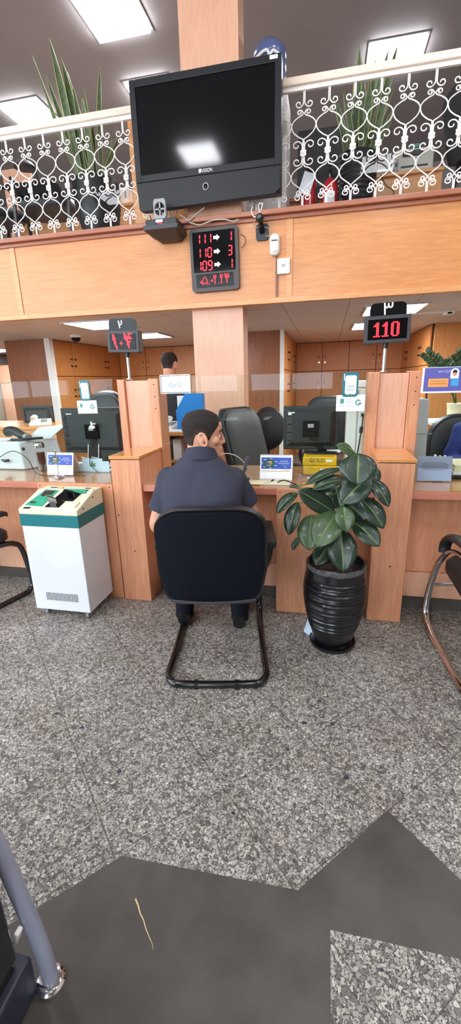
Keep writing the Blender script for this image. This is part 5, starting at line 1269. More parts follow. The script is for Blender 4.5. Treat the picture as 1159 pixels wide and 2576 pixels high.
# ================================================================ banknote machine on castors
t = thing('counting_machine', 'white floor-standing banknote counting machine with teal band and cream top', 'machine', (-1.6, 2.32, 0))
x0, x1, y0, y1 = -1.808, -1.412, 2.16, 2.475
mt = lambda n_, m_, b_, **k: b_.build(n_, m_, t, **k)
b = MB(); b.box(x0 + .004, x1 - .004, y0 + .004, y1 - .004, 0.06, 0.632); cb = mt('cabinet', 'machine_white', b, bevel=.004)
b = MB(); b.box(x0, x1, y0, y1, 0.632, 0.706); mt('teal_band', 'machine_teal', b, bevel=.003)
zf, zb_ = 0.745, 0.812
yf, yk = y0 + 0.015, y1 - 0.10
b = MB()
prof = [(y0, .7065), (y1, .7065), (y1, zb_), (yk, zb_), (yf, zf), (y0, zf - .004)]
MY = Matrix(((0, 1, 0, 0), (1, 0, 0, 0), (0, 0, 1, 0), (0, 0, 0, 1)))
b.add([V((x, q[0], q[1])) for x in (x0, x1) for q in prof], [tuple(range(5, -1, -1)), tuple(range(6, 12))] + [(i, (i + 1) % 6, 6 + (i + 1) % 6, 6 + i) for i in range(6)])
top = mt('top_cover', 'machine_cream', b, bevel=.005)
def sl(u, v, off=0.0):
    """point on the sloping panel: u across, v up the slope"""
    return V((x0 + (x1 - x0) * u, yf + (yk - yf) * v, zf + (zb_ - zf) * v)) + V((0, -.30, .95)) * off
def plate(us, off0=.0005, off1=.003, **k):
    b = MB(); n = len(us); b.add([sl(u, v, off1) for u, v in us] + [sl(u, v, off0) for u, v in us], [tuple(range(n))] + [(i, n + i, n + (i + 1) % n, (i + 1) % n) for i in range(n)]); return b
pn = plate([(.06, .12), (.36, .08), (.40, .92), (.16, .96)], off1=.004).build('control_panel', 'machine_green', t)
plate([(.17, .62), (.17, .88), (.36, .88), (.34, .66), (.26, .66), (.25, .56)], .004, .0055).build('display_window', 'seam', pn)
for k, (u, v) in enumerate(((.30, .30), (.31, .48), (.34, .56), (.36, .66))): MB().ball(sl(u, v, .005), .005, .005, .002, 10, 6).build('button', 'black_plastic' if k else 'card_orange', pn)
plate([(.10, .22), (.20, .20), (.21, .28), (.11, .30)], .004, .0055).build('logo_mark', 'seam', pn)
hp = plate([(.42, .06), (.66, .06), (.68, .34), (.80, .36), (.84, .9), (.92, 1.0), (.50, 1.0), (.46, .6)], .0004, .0028).build('hopper_recess', 'black_gloss', t)
b = MB(); b.hexa([sl(.50, 1.0, .004), sl(.86, 1.0, .004), sl(.86, 1.35, .006), sl(.54, 1.35, .006)], [sl(.50, 1.0, .012), sl(.86, 1.0, .012), sl(.86, 1.35, .004), sl(.54, 1.35, .004)]); 
plate([(.50, 1.0), (.86, 1.0), (.93, .82), (.80, .80)], .003, .006).build('hopper_lining', 'machine_green', hp)
b = MB(); b.hexa([sl(.46, .2, .003), sl(.60, .14, .003), sl(.61, .18, .003), sl(.47, .24, .003)], [sl(.46, .2, .06), sl(.60, .14, .055), sl(.61, .18, .055), sl(.47, .24, .06)]); b.build('note_plate', 'chrome_dark', hp)
b = MB(); b.hexa([sl(.63, .55, .003), sl(.80, .5, .003), sl(.80, .58, .003), sl(.63, .63, .003)], [sl(.63, .55, .055), sl(.80, .5, .05), sl(.80, .58, .05), sl(.63, .63, .055)]); b.build('note_plate', 'black_gloss', hp)
b = MB(); b.tube([sl(.48, .75, .05), sl(.60, .7, .055)], .005, 8); b.build('brass_bar', 'brass', hp)
plate([(.70, .06), (.94, .06), (.94, .34), (.70, .34)], .0004, .010).build('paper_rest', 'machine_cream', t, bevel=.003)
b = MB(); b.hexa([V((x1 - .075, y0 + .05, .74)), V((x1 - .004, y0 + .05, .74)), V((x1 - .004, yk + .01, .80)), V((x1 - .03, yk + .01, .80))], [V((x1 - .07, y0 + .07, .760)), V((x1 - .006, y0 + .07, .762)), V((x1 - .006, yk + .02, .824)), V((x1 - .026, yk + .02, .824))]); b.build('side_shoulder', 'machine_cream', t, bevel=.004)
for u in (.22, .84): MB().box(x0 + (x1 - x0) * u - .022, x0 + (x1 - x0) * u + .022, y1 - .062, y1 - .05, zb_, zb_ + .003).build('latch_slot', 'black_plastic', t)
MB().box(x0 + .035, x0 + .075, y0 + .002, y0 + .02, zf - .002, zf + .004).build('lid_catch', 'black_plastic', t)
MB().box(x1 - .088, x1 - .045, y0 - .0015, y0 + .001, .716, .732).build('asset_sticker', 'paper_white', t)
for zz_ in (.735, .775): MB().cyl((x1 + .0, y0 + .07 + (zz_ - .735) * 3, zz_), (x1 + .003, y0 + .07 + (zz_ - .735) * 3, zz_), .005, n=10).build('side_screw', 'black_plastic', t)
b = MB(); q0, q1 = P(116, 1490, y0), P(196, 1516, y0)
for k in range(24):
    xx = q0.x + (q1.x - q0.x) * k / 23
    b.hexa([V((xx - .0016, y0 + .0025, q1.z)), V((xx + .0016, y0 + .0025, q1.z)), V((xx + .0016, y0 + .0045, q1.z)), V((xx - .0016, y0 + .0045, q1.z))], [V((xx - .0016, y0 + .0025, q0.z)), V((xx + .0016, y0 + .0025, q0.z)), V((xx + .0016, y0 + .0045, q0.z)), V((xx - .0016, y0 + .0045, q0.z))])
o = b.build('vent_slots', 'charcoal', cb)
for xx in (x0 + .05, x1 - .05):
    for yy in (y0 + .05, y1 - .05):
        c = MB().box(xx - .014, xx + .014, yy - .016, yy + .016, .032, .0605).build('castor_fork', 'steel', t, bevel=.002)
        MB().cyl((xx - .009, yy + .006, .0225), (xx + .009, yy + .006, .0225), .0222, n=18).build('castor_wheel', 'grey_plastic', c, smooth=True)

# ================================================================ visitor chairs
CH_ROT = math.atan2(0.18227528, 0.98324754)
def visitor_chair(label, loc, rot):
    """sitter faces +y; the backrest is at -y"""
    t = thing('visitor_chair', label, 'chair', loc, rot, 'black cantilever visitor chairs')
    # sled frame
    path = [(-.22, .00, .425), (-.22, .22, .425), (-.22, .33, .40), (-.225, .375, .33), (-.235, .40, .10), (-.238, .37, .03), (-.238, .28, .0175), (-.245, -.10, .0175), (-.25, -.26, .0175), (-.225, -.325, .0175), (-.16, -.345, .0175)]
    full = path + [(-x, y, z) for x, y, z in reversed(path)]
    MB().tube(spline(full, 4), .0185, 12).build('sled_frame', 'black_metal', t, smooth=True, local=True)
    for s in (-1, 1): MB().cyl((s * .10, -.345, .002), (s * .10, -.345, .03), .02, n=12).build('floor_pad', 'black_plastic', t, smooth=True, local=True)
    b = MB(); b.rings([[V((q[0] * s, .07 + q[1] * s, z)) for q in rrect(.47, .50, .09, 6)] for s, z in ((.93, .435), (1, .45), (1, .495), (.92, .515))]); b.build('seat', 'black_leather', t, smooth=True, local=True)
    # backrest: leather rim and pad with a fabric panel behind
    def outline(w_top, w_mid, w_bot, z0, z1, rt, rb):
        pts = []
        for k in range(9):
            a = PI / 2 * k / 8; pts.append((w_top - rt + rt * math.sin(a) if False else (w_mid - rt) + rt * math.cos(a), z1 - rt * .78 + rt * .78 * math.sin(a)))
        r = [(w_bot - rb + rb * math.cos(a), z0 + rb - rb * math.sin(a)) for a in [PI / 2 * k / 5 for k in range(6)]]
        right = list(reversed(r)) + [(w_mid * 1.0, z0 + (z1 - z0) * .35)] + pts
        return right + [(-x, z) for x, z in reversed(right)]
    o_ = outline(.2, .256, .238, .440, .930, .15, .075)
    zc = .69
    def pt(q, s, y): 
        x, z = q[0] * s, zc + (q[1] - zc) * s
        return V((x, -.297 + y - .055 * (z - .45) / .48 - .05 * (1 - (x / .26) ** 2) * 1.0 + .05, z))
    b = MB(); b.rings([[pt(q, s, y) for q in o_] for s, y in ((.90, -.022), (.985, -.035), (1.0, -.02), (1.0, .02), (.95, .045), (.8, .06))])
    bk = b.build('backrest', 'black_leather', t, smooth=True, local=True)
    b = MB(); b.rings([[pt(q, s, y) for q in o_] for s, y in ((.94, -.030), (.925, -.0415), (.75, -.046), (.4, -.049))]); b.build('rear_panel', 'black_fabric', bk, smooth=True, local=True)
    b = MB(); b.tube([pt((x, .465), 1, -.045) for x in [-.2 + .4 * k / 12 for k in range(13)]], .007, 6); b.build('zip_seam', 'charcoal', bk, smooth=True, local=True)
    for s in (-1, 1):
        sp = MB().tube(spline([(s * .235, .06, .44), (s * .262, .05, .47), (s * .276, -.04, .56), (s * .282, -.05, .635), (s * .284, .10, .645)], 5), .015, 8, flat=1.5).build('arm_support', 'black_plastic', t, smooth=True, local=True)
        b = MB(); b.rings([[V((s * .286 + q[0], y, .655 + q[1] + dz)) for q in rrect(.056 * w_, .034, .013, 4)] for y, w_, dz in ((-.085, .8, -.012), (-.075, 1, 0), (.24, 1.0, 0), (.26, .8, -.01))]); b.build('armrest', 'black_leather', t, smooth=True, local=True)
    return t
W0 = -0.216
def W(a, D, z): return RV * (a + W0) + DV * D + V((0, 0, z))
CHAIR_D = 2.05
# D of the chair's middle: the rear bar of the sled is at D 1.845
c_ = RV * (-0.203) + DV * 2.185
c_.z = 0
# the sled rear bar sits at local y -0.345, the backrest at about -0.25
visitor_chair('black fabric-backed cantilever chair in which the man sits', RV * (-0.160) + DV * 2.115, CH_ROT)
pz = PZ(40, 1500, 0.0175)
d_ = (PZ(85, 1480, .0175) - PZ(0, 1522, .0175)).normalized()
ang = math.atan2(-d_.x, d_.y)
rt_ = V((math.cos(ang), math.sin(ang), 0))
loc = pz - rt_ * .242 - d_ * .17 + V((0, -.10, 0)); loc.z = 0
visitor_chair('black cantilever chair partly in view at the left edge beside the counting machine', loc, ang)

# chrome chair at the right edge
t = thing('chrome_chair', 'black chair on a curved chrome frame at the right edge', 'chair', (0.93, 2.1, 0))
def PX(x, y, X):
    v = ray(x, y); return v * (X / v.x) + V((0, 0, CZ))
XF = 0.665
fr = [PZ(1159, 1728, .015), PZ(1135, 1690, .015), PZ(1110, 1640, .015), PZ(1090, 1605, .016), PZ(1078, 1575, .03)]
fx = fr[-1].x
rear = fr[0] + (fr[0] - fr[1]).normalized() * .10
up = [PX(1070, 1545, fx), PX(1073, 1510, fx), PX(1083, 1470, fx), PX(1097, 1430, fx), PX(1112, 1403, fx), PX(1130, 1388, fx), PX(1150, 1390, fx), PX(1175, 1408, fx)]
left = [rear] + fr + up
wch = .55
mir = [p + V((wch, .10, 0)) for p in left]
MB().tube(spline(left, 5), .0105, 12, flat=1.8).build('chrome_frame', 'chrome', t, smooth=True)
MB().tube(spline(mir, 5), .0105, 12, flat=1.8).build('chrome_frame', 'chrome', t, smooth=True)
MB().tube([rear, rear + V((wch, .1, 0))], .0135, 10).build('rear_bar', 'chrome', t, smooth=True)
MB().tube([up[2] + V((0, 0, -.0)), up[2] + V((wch, .1, 0))], .011, 10).build('seat_bar', 'chrome', t, smooth=True)
a0, a1, a2 = PX(1122, 1368, fx), PX(1140, 1352, fx), PX(1185, 1372, fx)
b = MB()
ap = spline([PX(1117, 1388, fx), PX(1121, 1366, fx), PX(1135, 1353, fx), PX(1155, 1360, fx), PX(1185, 1385, fx)], 5)
b.tube(ap, .02, 10, flat=1.5); b.build('armrest', 'black_leather', t, smooth=True)
b = MB(); b.tube([p + V((wch, .1, 0)) for p in ap], .02, 10, flat=1.5); b.build('armrest', 'black_leather', t, smooth=True)
yb_ = up[3].y
s0 = PX(1112, 1452, fx + .03)
def sh_(x, y, z): return V((fx + .03 + x, y + x * .18, z))
zs_ = .44
b = MB(); b.rings([[sh_(wch / 2 - .03 + q[0] * s, fr[-1].y - .24 + q[1] * s, z) for q in rrect(.49, .50, .08, 5)] for s, z in ((.94, .40), (1, .42), (1, .47), (.93, .49))]); b.build('seat', 'black_leather', t, smooth=True)
b = MB(); b.rings([[sh_(wch / 2 - .03 + q[0], fr[-1].y - .46 - yy - .20 * (q[1] / .52 + .5), .68 + q[1]) for q in rrect(.49, .52, .12, 6)] for yy in (0, .03, .07)]); b.build('backrest', 'black_leather', t, smooth=True)

# ================================================================ rubber plant
pc = V((0.083, 2.2, 0))
t = thing('rubber_plant', 'rubber plant with broad dark leaves in a tall ribbed black pot', 'plant', pc)
MB().lathe([(0.0, .105), (.006, .125), (.022, .130), (.024, .122), (.012, .11), (.012, .0)], pc, 36, caps=False).build('saucer', 'pot_black', t, smooth=True)
prof = [(.013, .098), (.03, .104)]
for k in range(64):
    u = k / 63; z = .03 + u * .44
    r = .104 + .066 * math.sin(min(1, u * 1.35) * PI / 2) - .012 * max(0, u - .74) / .26
    rib = .0028 * math.sin((z - .10) / .0185 * 2 * PI) if .12 < z < .43 else 0
    prof.append((z, r + rib))
prof += [(.485, .157), (.497, .158), (.507, .152), (.503, .144), (.46, .142), (.44, .0)]
MB().lathe(prof, pc, 44, caps=False).build('pot', 'pot_black', t, smooth=True)
rr = random.Random(5); b = MB(); n = 60
b.rings([[pc + V(((r + rr.uniform(-.0005, .0005)) * math.cos(2 * PI * k / n), (r) * math.sin(2 * PI * k / n), z + rr.uniform(-.004, .002))) for k in range(n)] for z, r in ((.478, .1602), (.492, .1605), (.505, .156))], caps=False); b.build('worn_rim', 'pot_rim_wear', t, smooth=True)
MB().lathe([(.445, .142), (.452, .09), (.455, .001)], pc, 24).build('soil', 'soil', t, smooth=True)
def zq(x, y): return 640 + x / 2.7595, 1080 + y / 2.7595
def PL(x, y, Y): a = zq(x, y); return P(a[0], a[1], Y)
tr = spline([V((pc.x, 2.2, .45)), PL(545, 850, 2.19), PL(590, 700, 2.2), PL(640, 520, 2.2), PL(690, 330, 2.2), PL(700, 180, 2.18), PL(600, 95, 2.2)], 6)
tr[-6:] = tr[-6:]
MB().tube(tr, [.013 - .009 * i / len(tr) for i in range(len(tr))], 8).build('stem', 'stem_brown', t, smooth=True)
b = MB(); b.tube(spline([PL(600, 265, 2.19), PL(545, 190, 2.16), PL(510, 120, 2.15), PL(480, 70, 2.15)], 5), .005, 6); 
def leaf(base, tip, width, nrm, bend=.15, fold=.18, m='leaf_green', petiole=None):
    n = 12; d = tip - base; L = d.length; d = d / L
    nrm = (nrm - d * nrm.dot(d)).normalized(); sd = d.cross(nrm)
    rows = []
    for i in range(n + 1):
        u = i / n
        w_ = width * .5 * (math.sin(PI * min(1, u * .97 + .015)) ** .62) * (1 if u < .8 else 1 - (u - .8) * .9)
        if i == n: w_ = .001
        if i == 0: w_ = .004
        c = base + d * (L * u) + nrm * (bend * L * (math.sin(PI * u) - .55 * u * u * 0))
        r_ = []
        for q in (-1, -.55, -.06, 0, .06, .55, 1):
            r_.append(c + sd * (w_ * q) + nrm * (fold * w_ * (abs(q) ** 1.3) - (.0012 if q == 0 else 0)))
        rows.append(r_)
    b = MB()
    for r_ in rows: b.v += r_
    for i in range(n):
        for k in range(6):
            b.f.append((i * 7 + k, i * 7 + k + 1, (i + 1) * 7 + k + 1, (i + 1) * 7 + k)); b.mi.append(1 if k in (2, 3) else 0)
    if petiole is not None: b.k = 1; b.tube([petiole, petiole.lerp(base, .6), base + d * .01], .0032, 6)
    ob = b.build('leaf', [m, 'leaf_rib'], t, smooth=False)
    for p in ob.data.polygons: p.use_smooth = True
    md = ob.modifiers.new('thick', 'SOLIDIFY'); md.thickness = .0018
    return ob
toC = lambda p: (V((0, 0, CZ)) - p).normalized()
#        base x y   Y     tip x y   Y     width  up-ness of the face normal, sideways, bend
LV = [(722, 168, 2.10, 712, 384, 2.02, 200, .25, 0, .06, 'leaf_green'),
      (800, 318, 2.12, 602, 515, 2.04, 168, .35, 0, .08, 'leaf_green'),
      (690, 182, 2.17, 566, 108, 2.12, 78, .9, .2, .10, 'leaf_young'),
      (600, 272, 2.14, 352, 385, 2.06, 62, 1.2, 0, .08, 'leaf_green'),
      (645, 350, 2.14, 402, 418, 2.04, 92, .9, 0, .12, 'leaf_green'),
      (556, 575, 2.13, 300, 422, 2.05, 128, .3, 0, .05, 'leaf_green'),
      (296, 440, 2.10, 155, 585, 2.03, 78, .5, -.4, .14, 'leaf_green'),
      (300, 505, 2.08, 238, 735, 2.00, 96, .2, -.3, .12, 'leaf_green'),
      (395, 592, 2.10, 374, 842, 1.99, 146, .3, -.1, .10, 'leaf_young'),
      (574, 572, 2.08, 428, 818, 1.95, 176, .4, -.1, .08, 'leaf_young'),
      (610, 532, 2.05, 640, 712, 1.99, 112, .3, .1, .10, 'leaf_young'),
      (685, 640, 2.12, 866, 815, 2.02, 128, .5, .2, .09, 'leaf_green'),
      (598, 688, 2.09, 616, 992, 1.98, 168, .3, .05, .08, 'leaf_green'),
      (512, 802, 2.14, 425, 945, 2.05, 112, .3, -.2, .08, 'leaf_green'),
      (728, 470, 2.16, 896, 690, 2.07, 122, .5, .3, .10, 'leaf_green'),
      (795, 345, 2.18, 932, 538, 2.10, 92, .6, .3, .12, 'leaf_green'),
      (640, 500, 2.20, 772, 640, 2.14, 150, .2, .2, .06, 'leaf_green'),
      (310, 748, 2.16, 264, 840, 2.12, 44, .2, -.4, .08, 'leaf_green'),
      (590, 440, 2.22, 410, 455, 2.18, 96, .5, 0, .1, 'leaf_green'),
      (760, 260, 2.24, 850, 385, 2.20, 110, .2, .2, .06, 'leaf_green'),
      (560, 400, 2.20, 600, 560, 2.15, 110, .1, 0, .06, 'leaf_green'),
      (700, 560, 2.22, 745, 650, 2.20, 110, .1, .1, .06, 'leaf_green'),
      (240, 398, 2.10, 318, 412, 2.08, 22, .9, 0, .1, 'leaf_green')]
stem_at = lambda z: min(tr, key=lambda p: abs(p.z - z))
for (bx, by, bY, tx, ty, tY, wpx, upn, sdn, bend, m_) in LV:
    B_, T_ = PL(bx, by, bY), PL(tx, ty, tY)
    n_ = toC((B_ + T_) / 2) + V((sdn, 0, upn))
    w_ = wpx / 2.7595 * (B_.y / .96 + .12) / F_PX * 1.08
    leaf(B_, T_, w_, n_, bend * (1 if ty > by else .6), .16, m_, stem_at(B_.z + .04))
# sheet of paper behind the pot
q = [PZ(763, 1588, 0.001), PZ(790, 1608, 0.001)]
o = MB().hexa([q[0], q[1], q[1] + V((0, .004, 0)), q[0] + V((0, .004, 0))], [q[0] + V((.03, .05, .085)), q[1] + V((.01, .05, .10)), q[1] + V((.01, .054, .10)), q[0] + V((.03, .054, .085))]).build('paper_sheet', 'paper_blue', origin=q[0])
tag(o, 'small white paper sheet leaning against the left of the plant pot on the floor', 'paper')

# ================================================================ queue kiosk at the bottom left corner
t = thing('queue_kiosk', 'dark blue kiosk base with grey tube post at the bottom left corner', 'kiosk', (-0.9, 0.3, 0))
MB().box(-1.25, -0.652, 0.0, 0.555, 0.0, 0.125).build('base_box', 'kiosk_navy', t, bevel=.008)
b = MB(); b.hexa([V((-1.2, .03, .13)), V((-.672, .03, .13)), V((-.672, .525, .13)), V((-1.2, .53, .13))], [V((-1.2, .05, .16)), V((-.68, .05, .16)), V((-.68, .51, .16)), V((-1.2, .51, .16))]); b.build('plinth', 'black_plastic', t)
MB().box(-1.22, -0.664, 0.04, 0.530, 0.16, 1.0).build('glass_cabinet', 'kiosk_green', t, bevel=.006)
ft = V((-0.628, .57, 0))
yk_ = .57
pts = [ft + V((0, 0, .012)), P(110, 2400, .575), P(83, 2330, .58), P(53, 2262, .58), P(22, 2190, .578), P(-8, 2125, .572), P(-60, 2030, .56), P(-105, 1930, .545), P(-150, 1820, .53)]
MB().tube(spline(pts, 5), .0195, 18).build('post', 'tube_grey', t, smooth=True)
MB().lathe([(.0025, .036), (.012, .036), (.018, .030), (.02, .026)], (ft.x, ft.y, 0), 28).build('foot_flange', 'chrome', t, smooth=True)
q = P(45, 2352, .548)
M = Matrix.Translation(q) @ Matrix.Rotation(.35, 4, 'Y')
MB().box(-.007, .006, -.010, .010, -.022, .020, M).build('white_clip', 'white_plastic', t, bevel=.004)
# ================================================================ people
from mathutils import noise as mnoise
def remeshed(b, name, material, parent, voxel, smooth=4, wrinkle=0.0, wfreq=14.0, wstretch=(1, 1, 1)):
    me = bpy.data.meshes.new('tmp'); me.from_pydata([tuple(p) for p in b.v], [], b.f)
    bm = bmesh.new(); bm.from_mesh(me); bmesh.ops.recalc_face_normals(bm, faces=bm.faces); bm.to_mesh(me); bm.free()
    ob = bpy.data.objects.new('tmp', me); COL.objects.link(ob)
    md = ob.modifiers.new('r', 'REMESH'); md.mode = 'VOXEL'; md.voxel_size = voxel
    sm = ob.modifiers.new('s', 'SMOOTH'); sm.iterations = smooth; sm.factor = 0.5
    out = bpy.data.meshes.new_from_object(ob.evaluated_get(bpy.context.evaluated_depsgraph_get()))
    bpy.data.objects.remove(ob)
    if wrinkle:
        nn = [v.normal.copy() for v in out.vertices]
        for v, n in zip(out.vertices, nn):
            q = V((v.co.x * wstretch[0], v.co.y * wstretch[1], v.co.z * wstretch[2])) * wfreq
            v.co += n * wrinkle * (mnoise.noise(q) + .5 * mnoise.noise(q * 2.1))
    o = ORG[parent.name] if parent is not None else V((0, 0, 0))
    out.transform(Matrix.Translation(-o))
    out.materials.clear(); out.materials.append(MATS[material])
    for p in out.polygons: p.use_smooth = True
    out.name = name
    r = bpy.data.objects.new(name, out); COL.objects.link(r); r.parent = parent; ORG[r.name] = o
    return r
HEAD = [(-.118, .050, .030, .026), (-.110, .076, .026, .043), (-.098, .088, .034, .052), (-.080, .087, .052, .058), (-.060, .085, .066, .063), (-.040, .083, .076, .067),
        (-.015, .083, .086, .070), (.008, .084, .092, .072), (.030, .093, .096, .0735), (.055, .092, .098, .074), (.078, .078, .092, .068), (.096, .058, .076, .055), (.108, .036, .054, .038), (.116, .012, .022, .014)]
def head_pt(u, th, grow=0.0):
    H_ = HEAD
    i = 0
    while i < len(H_) - 2 and u > H_[i + 1][0]: i += 1
    t = (u - H_[i][0]) / (H_[i + 1][0] - H_[i][0]); t = max(0, min(1, t))
    f, bk, w = [H_[i][k] + (H_[i + 1][k] - H_[i][k]) * t for k in (1, 2, 3)]
    s, c = math.sin(th), math.cos(th)
    p = .88
    x = (w + grow) * math.copysign(abs(s) ** p, s); y = ((f if c > 0 else bk) + grow) * math.copysign(abs(c) ** p, c)
    return V((x, y, u + (grow * 1.0 if u > .09 else 0)))
def person(label, loc, R, Fw, joints, torso, headc, hR, hF, hU, shirt, trousers, voxel, hair_m='hair_dark', detail=True, sleeve=0.55, hands=True, forearm_r=1.0, hscale=1.0):
    """R: the person's right-hand side as seen from behind, Fw: facing. joints and rings are in (a, d, z) along R, Fw, up from loc"""
    O = V((loc[0], loc[1], 0)); Z = V((0, 0, 1))
    G = lambda q: O + R * q[0] + Fw * q[1] + Z * q[2]
    t = thing('person', label, 'person', (loc[0], loc[1], 0))
    HM = Matrix.Translation(G(headc)) @ Matrix(((hR.x, hF.x, hU.x, 0), (hR.y, hF.y, hU.y, 0), (hR.z, hF.z, hU.z, 0), (0, 0, 0, 1))) @ Matrix.Scale(hscale, 4)
    b = MB()
    def ell(c, hw, hd, n=28, p=.85):
        return [G((c[0] + hw * math.copysign(abs(math.cos(a)) ** p, math.cos(a)), c[1] + hd * math.copysign(abs(math.sin(a)) ** p, math.sin(a)), c[2])) for a in [2 * PI * k / n for k in range(n)]]
    b.rings([ell((a, d, z), hw, hd) for (a, d, z, hw, hd) in torso])
    nk = G((torso[-1][0], torso[-1][1], torso[-1][2] - .06))
    b.tube([nk, nk.lerp(HM @ V((0, -.022, -.05)), .5), HM @ V((0, -.018, -.03))], [.064, .060, .060], 18)
    # head
    us = [h[0] for h in HEAD]
    us2 = []
    for i in range(len(us) - 1): us2 += [us[i], (us[i] + us[i + 1]) / 2]
    us2.append(us[-1])
    b.rings([[HM @ head_pt(u, 2 * PI * k / 36) for k in range(36)] for u in us2])
    if detail:
        h = lambda x, y, z: HM @ V((x, y, z))
        b.tube([h(0, .080, .024), h(0, .089, .006), h(0, .100, -.022), h(0, .102, -.032), h(0, .090, -.043)], [.008, .0085, .010, .0115, .008], 12)
        for s in (-1, 1):
            b.ball(h(s * .011, .089, -.037), .009)
            b.tube([h(s * .012, .085, .016), h(s * .03, .085, .024), h(s * .05, .072, .020)], [.006, .007, .005], 8)      # brow
            b.tube([h(s * .017, .079, .006), h(s * .031, .083, .0115), h(s * .045, .074, .006)], [.0035, .004, .0035], 8)  # upper lid
            b.tube([h(s * .018, .078, -.006), h(s * .031, .0805, -.0095), h(s * .044, .072, -.006)], [.003, .0035, .003], 8)
            b.ball(h(s * .047, .055, -.022), .022)                                                                        # cheek
            ear = []
            for k in range(15):
                a = 2 * PI * k / 14
                ear.append(h(s * (.079 + .011 * (1 if -.5 < 0 else 0) * max(0, -math.cos(a) * .5 + .5)), -.006 - .017 * (-math.cos(a)) * -1 - .006 * math.sin(a), -.012 + .031 * math.sin(a)))
            b.tube(ear, .0062, 8, closed=False)
            b.ball(h(s * .074, -.008, -.012), .011, .016, .024)
            b.ball(h(s * .080, .004, -.014), .006, .006, .009)
            b.ball(h(s * .079, -.004, -.040), .0065, .009, .008)
        b.tube([h(-.024, .078, -.067), h(-.010, .089, -.064), h(0, .0895, -.066), h(.010, .089, -.064), h(.024, .078, -.067)], [.003, .0058, .0052, .0058, .003], 8)
        b.tube([h(-.022, .077, -.073), h(0, .0895, -.0775), h(.022, .077, -.073)], [.003, .0068, .003], 8)
        b.ball(h(0, .080, -.100), .018, .013, .014)
    # arms, hands
    arms = []
    for s, key in ((-1, 'L'), (1, 'R')):
        sh_, el, wr = [G(q) for q in joints['arm' + key]]
        arm = spline([sh_, sh_.lerp(el, .5), el, el.lerp(wr, .5), wr], 6)
        n = len(arm); ra = []
        for i in range(n):
            u = i / (n - 1)
            ra.append((.056 + (.044 - .056) * (u / .5)) if u < .5 else .045 + .004 * math.sin((u - .5) * 2 * PI) + (.027 - .045) * ((u - .5) / .5))
        b.tube(arm, ra, 16); b.ball(sh_, .06); b.ball(el, .044)
        arms.append((arm, ra))
        if hands:
            hd = G(joints['hand' + key]); d = (hd - wr).normalized(); up = V((0, 0, 1)); up = (up - d * up.dot(d)).normalized(); sd = d.cross(up)
            inn = sd * (-1 if (sd.dot(R) * s) > 0 else 1)          # towards the thumb
            c0 = wr
            b.rings([[c0 + d * L_ + sd * (w_ * math.copysign(abs(math.cos(a)) ** .7, math.cos(a))) + up * (th_ * math.sin(a)) for a in [2 * PI * k / 14 for k in range(14)]] for L_, w_, th_ in ((-.01, .026, .02), (.02, .033, .018), (.055, .041, .016), (.088, .041, .013), (.096, .036, .010))])
            for k in range(4):
                o = inn * (.030 - .020 * k); L = (.070, .079, .074, .058)[k]
                p0 = c0 + d * .085 + o; p1 = p0 + d * (L * .45) + inn * (.004 - .003 * k); p2 = p1 + d * (L * .32) - up * (L * .16); p3 = p2 + d * (L * .18) - up * (L * .22)
                b.tube([p0 - d * .02, p0, p1, p2, p3], [.0095, .0095, .0088, .008, .0066], 10); b.ball(p3, .0066)
            p0 = c0 + d * .025 + inn * .028; p1 = p0 + d * .028 + inn * .022 - up * .004; p2 = p1 + d * .03 + inn * .006 - up * .006; p3 = p2 + d * .018 - inn * .002
            b.tube([p0 - inn * .01, p0, p1, p2, p3], [.013, .0135, .0105, .0095, .0075], 10); b.ball(p3, .0075)
    # legs and feet
    legs = []
    for key in 'LR':
        hp, kn, an = [G(q) for q in joints['leg' + key]]
        leg = spline([hp, hp.lerp(kn, .5), kn, kn.lerp(an, .45), an], 6); n = len(leg)
        rl_ = [(.085 + (.058 - .085) * (i / (n - 1) / .5)) if i / (n - 1) < .5 else .056 + .006 * math.sin(((i / (n - 1)) - .5) * 2 * PI) + (.038 - .056) * (((i / (n - 1)) - .5) / .5) for i in range(n)]
        b.tube(leg, rl_, 16); b.ball(kn, .058); legs.append((leg, rl_))
        toe = G(joints['toe' + key]); d = toe - an; d.z = 0; d.normalize(); sd = d.cross(Z)
        base = V((an.x, an.y, 0))
        sole = [(-.062, .032, .07), (-.02, .036, .08), (.05, .038, .06), (.11, .045, .042), (.16, .042, .034), (.195, .022, .026)]
        def ft(gr): return [[base + d * (L_ + (gr if L_ > 0 else -gr)) + sd * ((w_ + gr) * math.cos(a)) + Z * (max(.006 - gr * .5, .012 + h_ * .5 + (h_ * .5 + gr) * math.sin(a))) for a in [2 * PI * k / 14 for k in range(14)]] for L_, w_, h_ in sole]
        b.rings(ft(-.004))
        sb = MB(); sb.rings(ft(.006)); sb.build('shoe', 'shoe_black', t, smooth=True)
        b.tube([an, V((an.x, an.y, .05))], [.036, .034], 12)
    body = remeshed(b, 'body', 'skin', t, voxel, 3)
    # shirt
    g = .012
    b = MB(); tr_ = [q for q in torso]
    b.rings([ell((a, d, z + (.0 if i < len(tr_) - 1 else -.005)), hw + g, hd + g) for i, (a, d, z, hw, hd) in enumerate(tr_) if z > tr_[0][2] + .04])
    for arm, ra in arms:
        n = max(3, int((len(arm) - 1) * .5 * sleeve)) if sleeve <= .9 else len(arm) - 1
        rr_ = [ra[i] + g + (.014 if sleeve <= .9 else .004) * (i / n) for i in range(n + 1)]
        b.tube(arm[:n + 1], rr_, 18); b.ball(arm[0], .06 + g)
    remeshed(b, 'shirt', shirt, t, max(voxel, .007), 5, .008, 7.5, (1, 1, .7))
    c = torso[-1]; nb = G((c[0], c[1], c[2]))
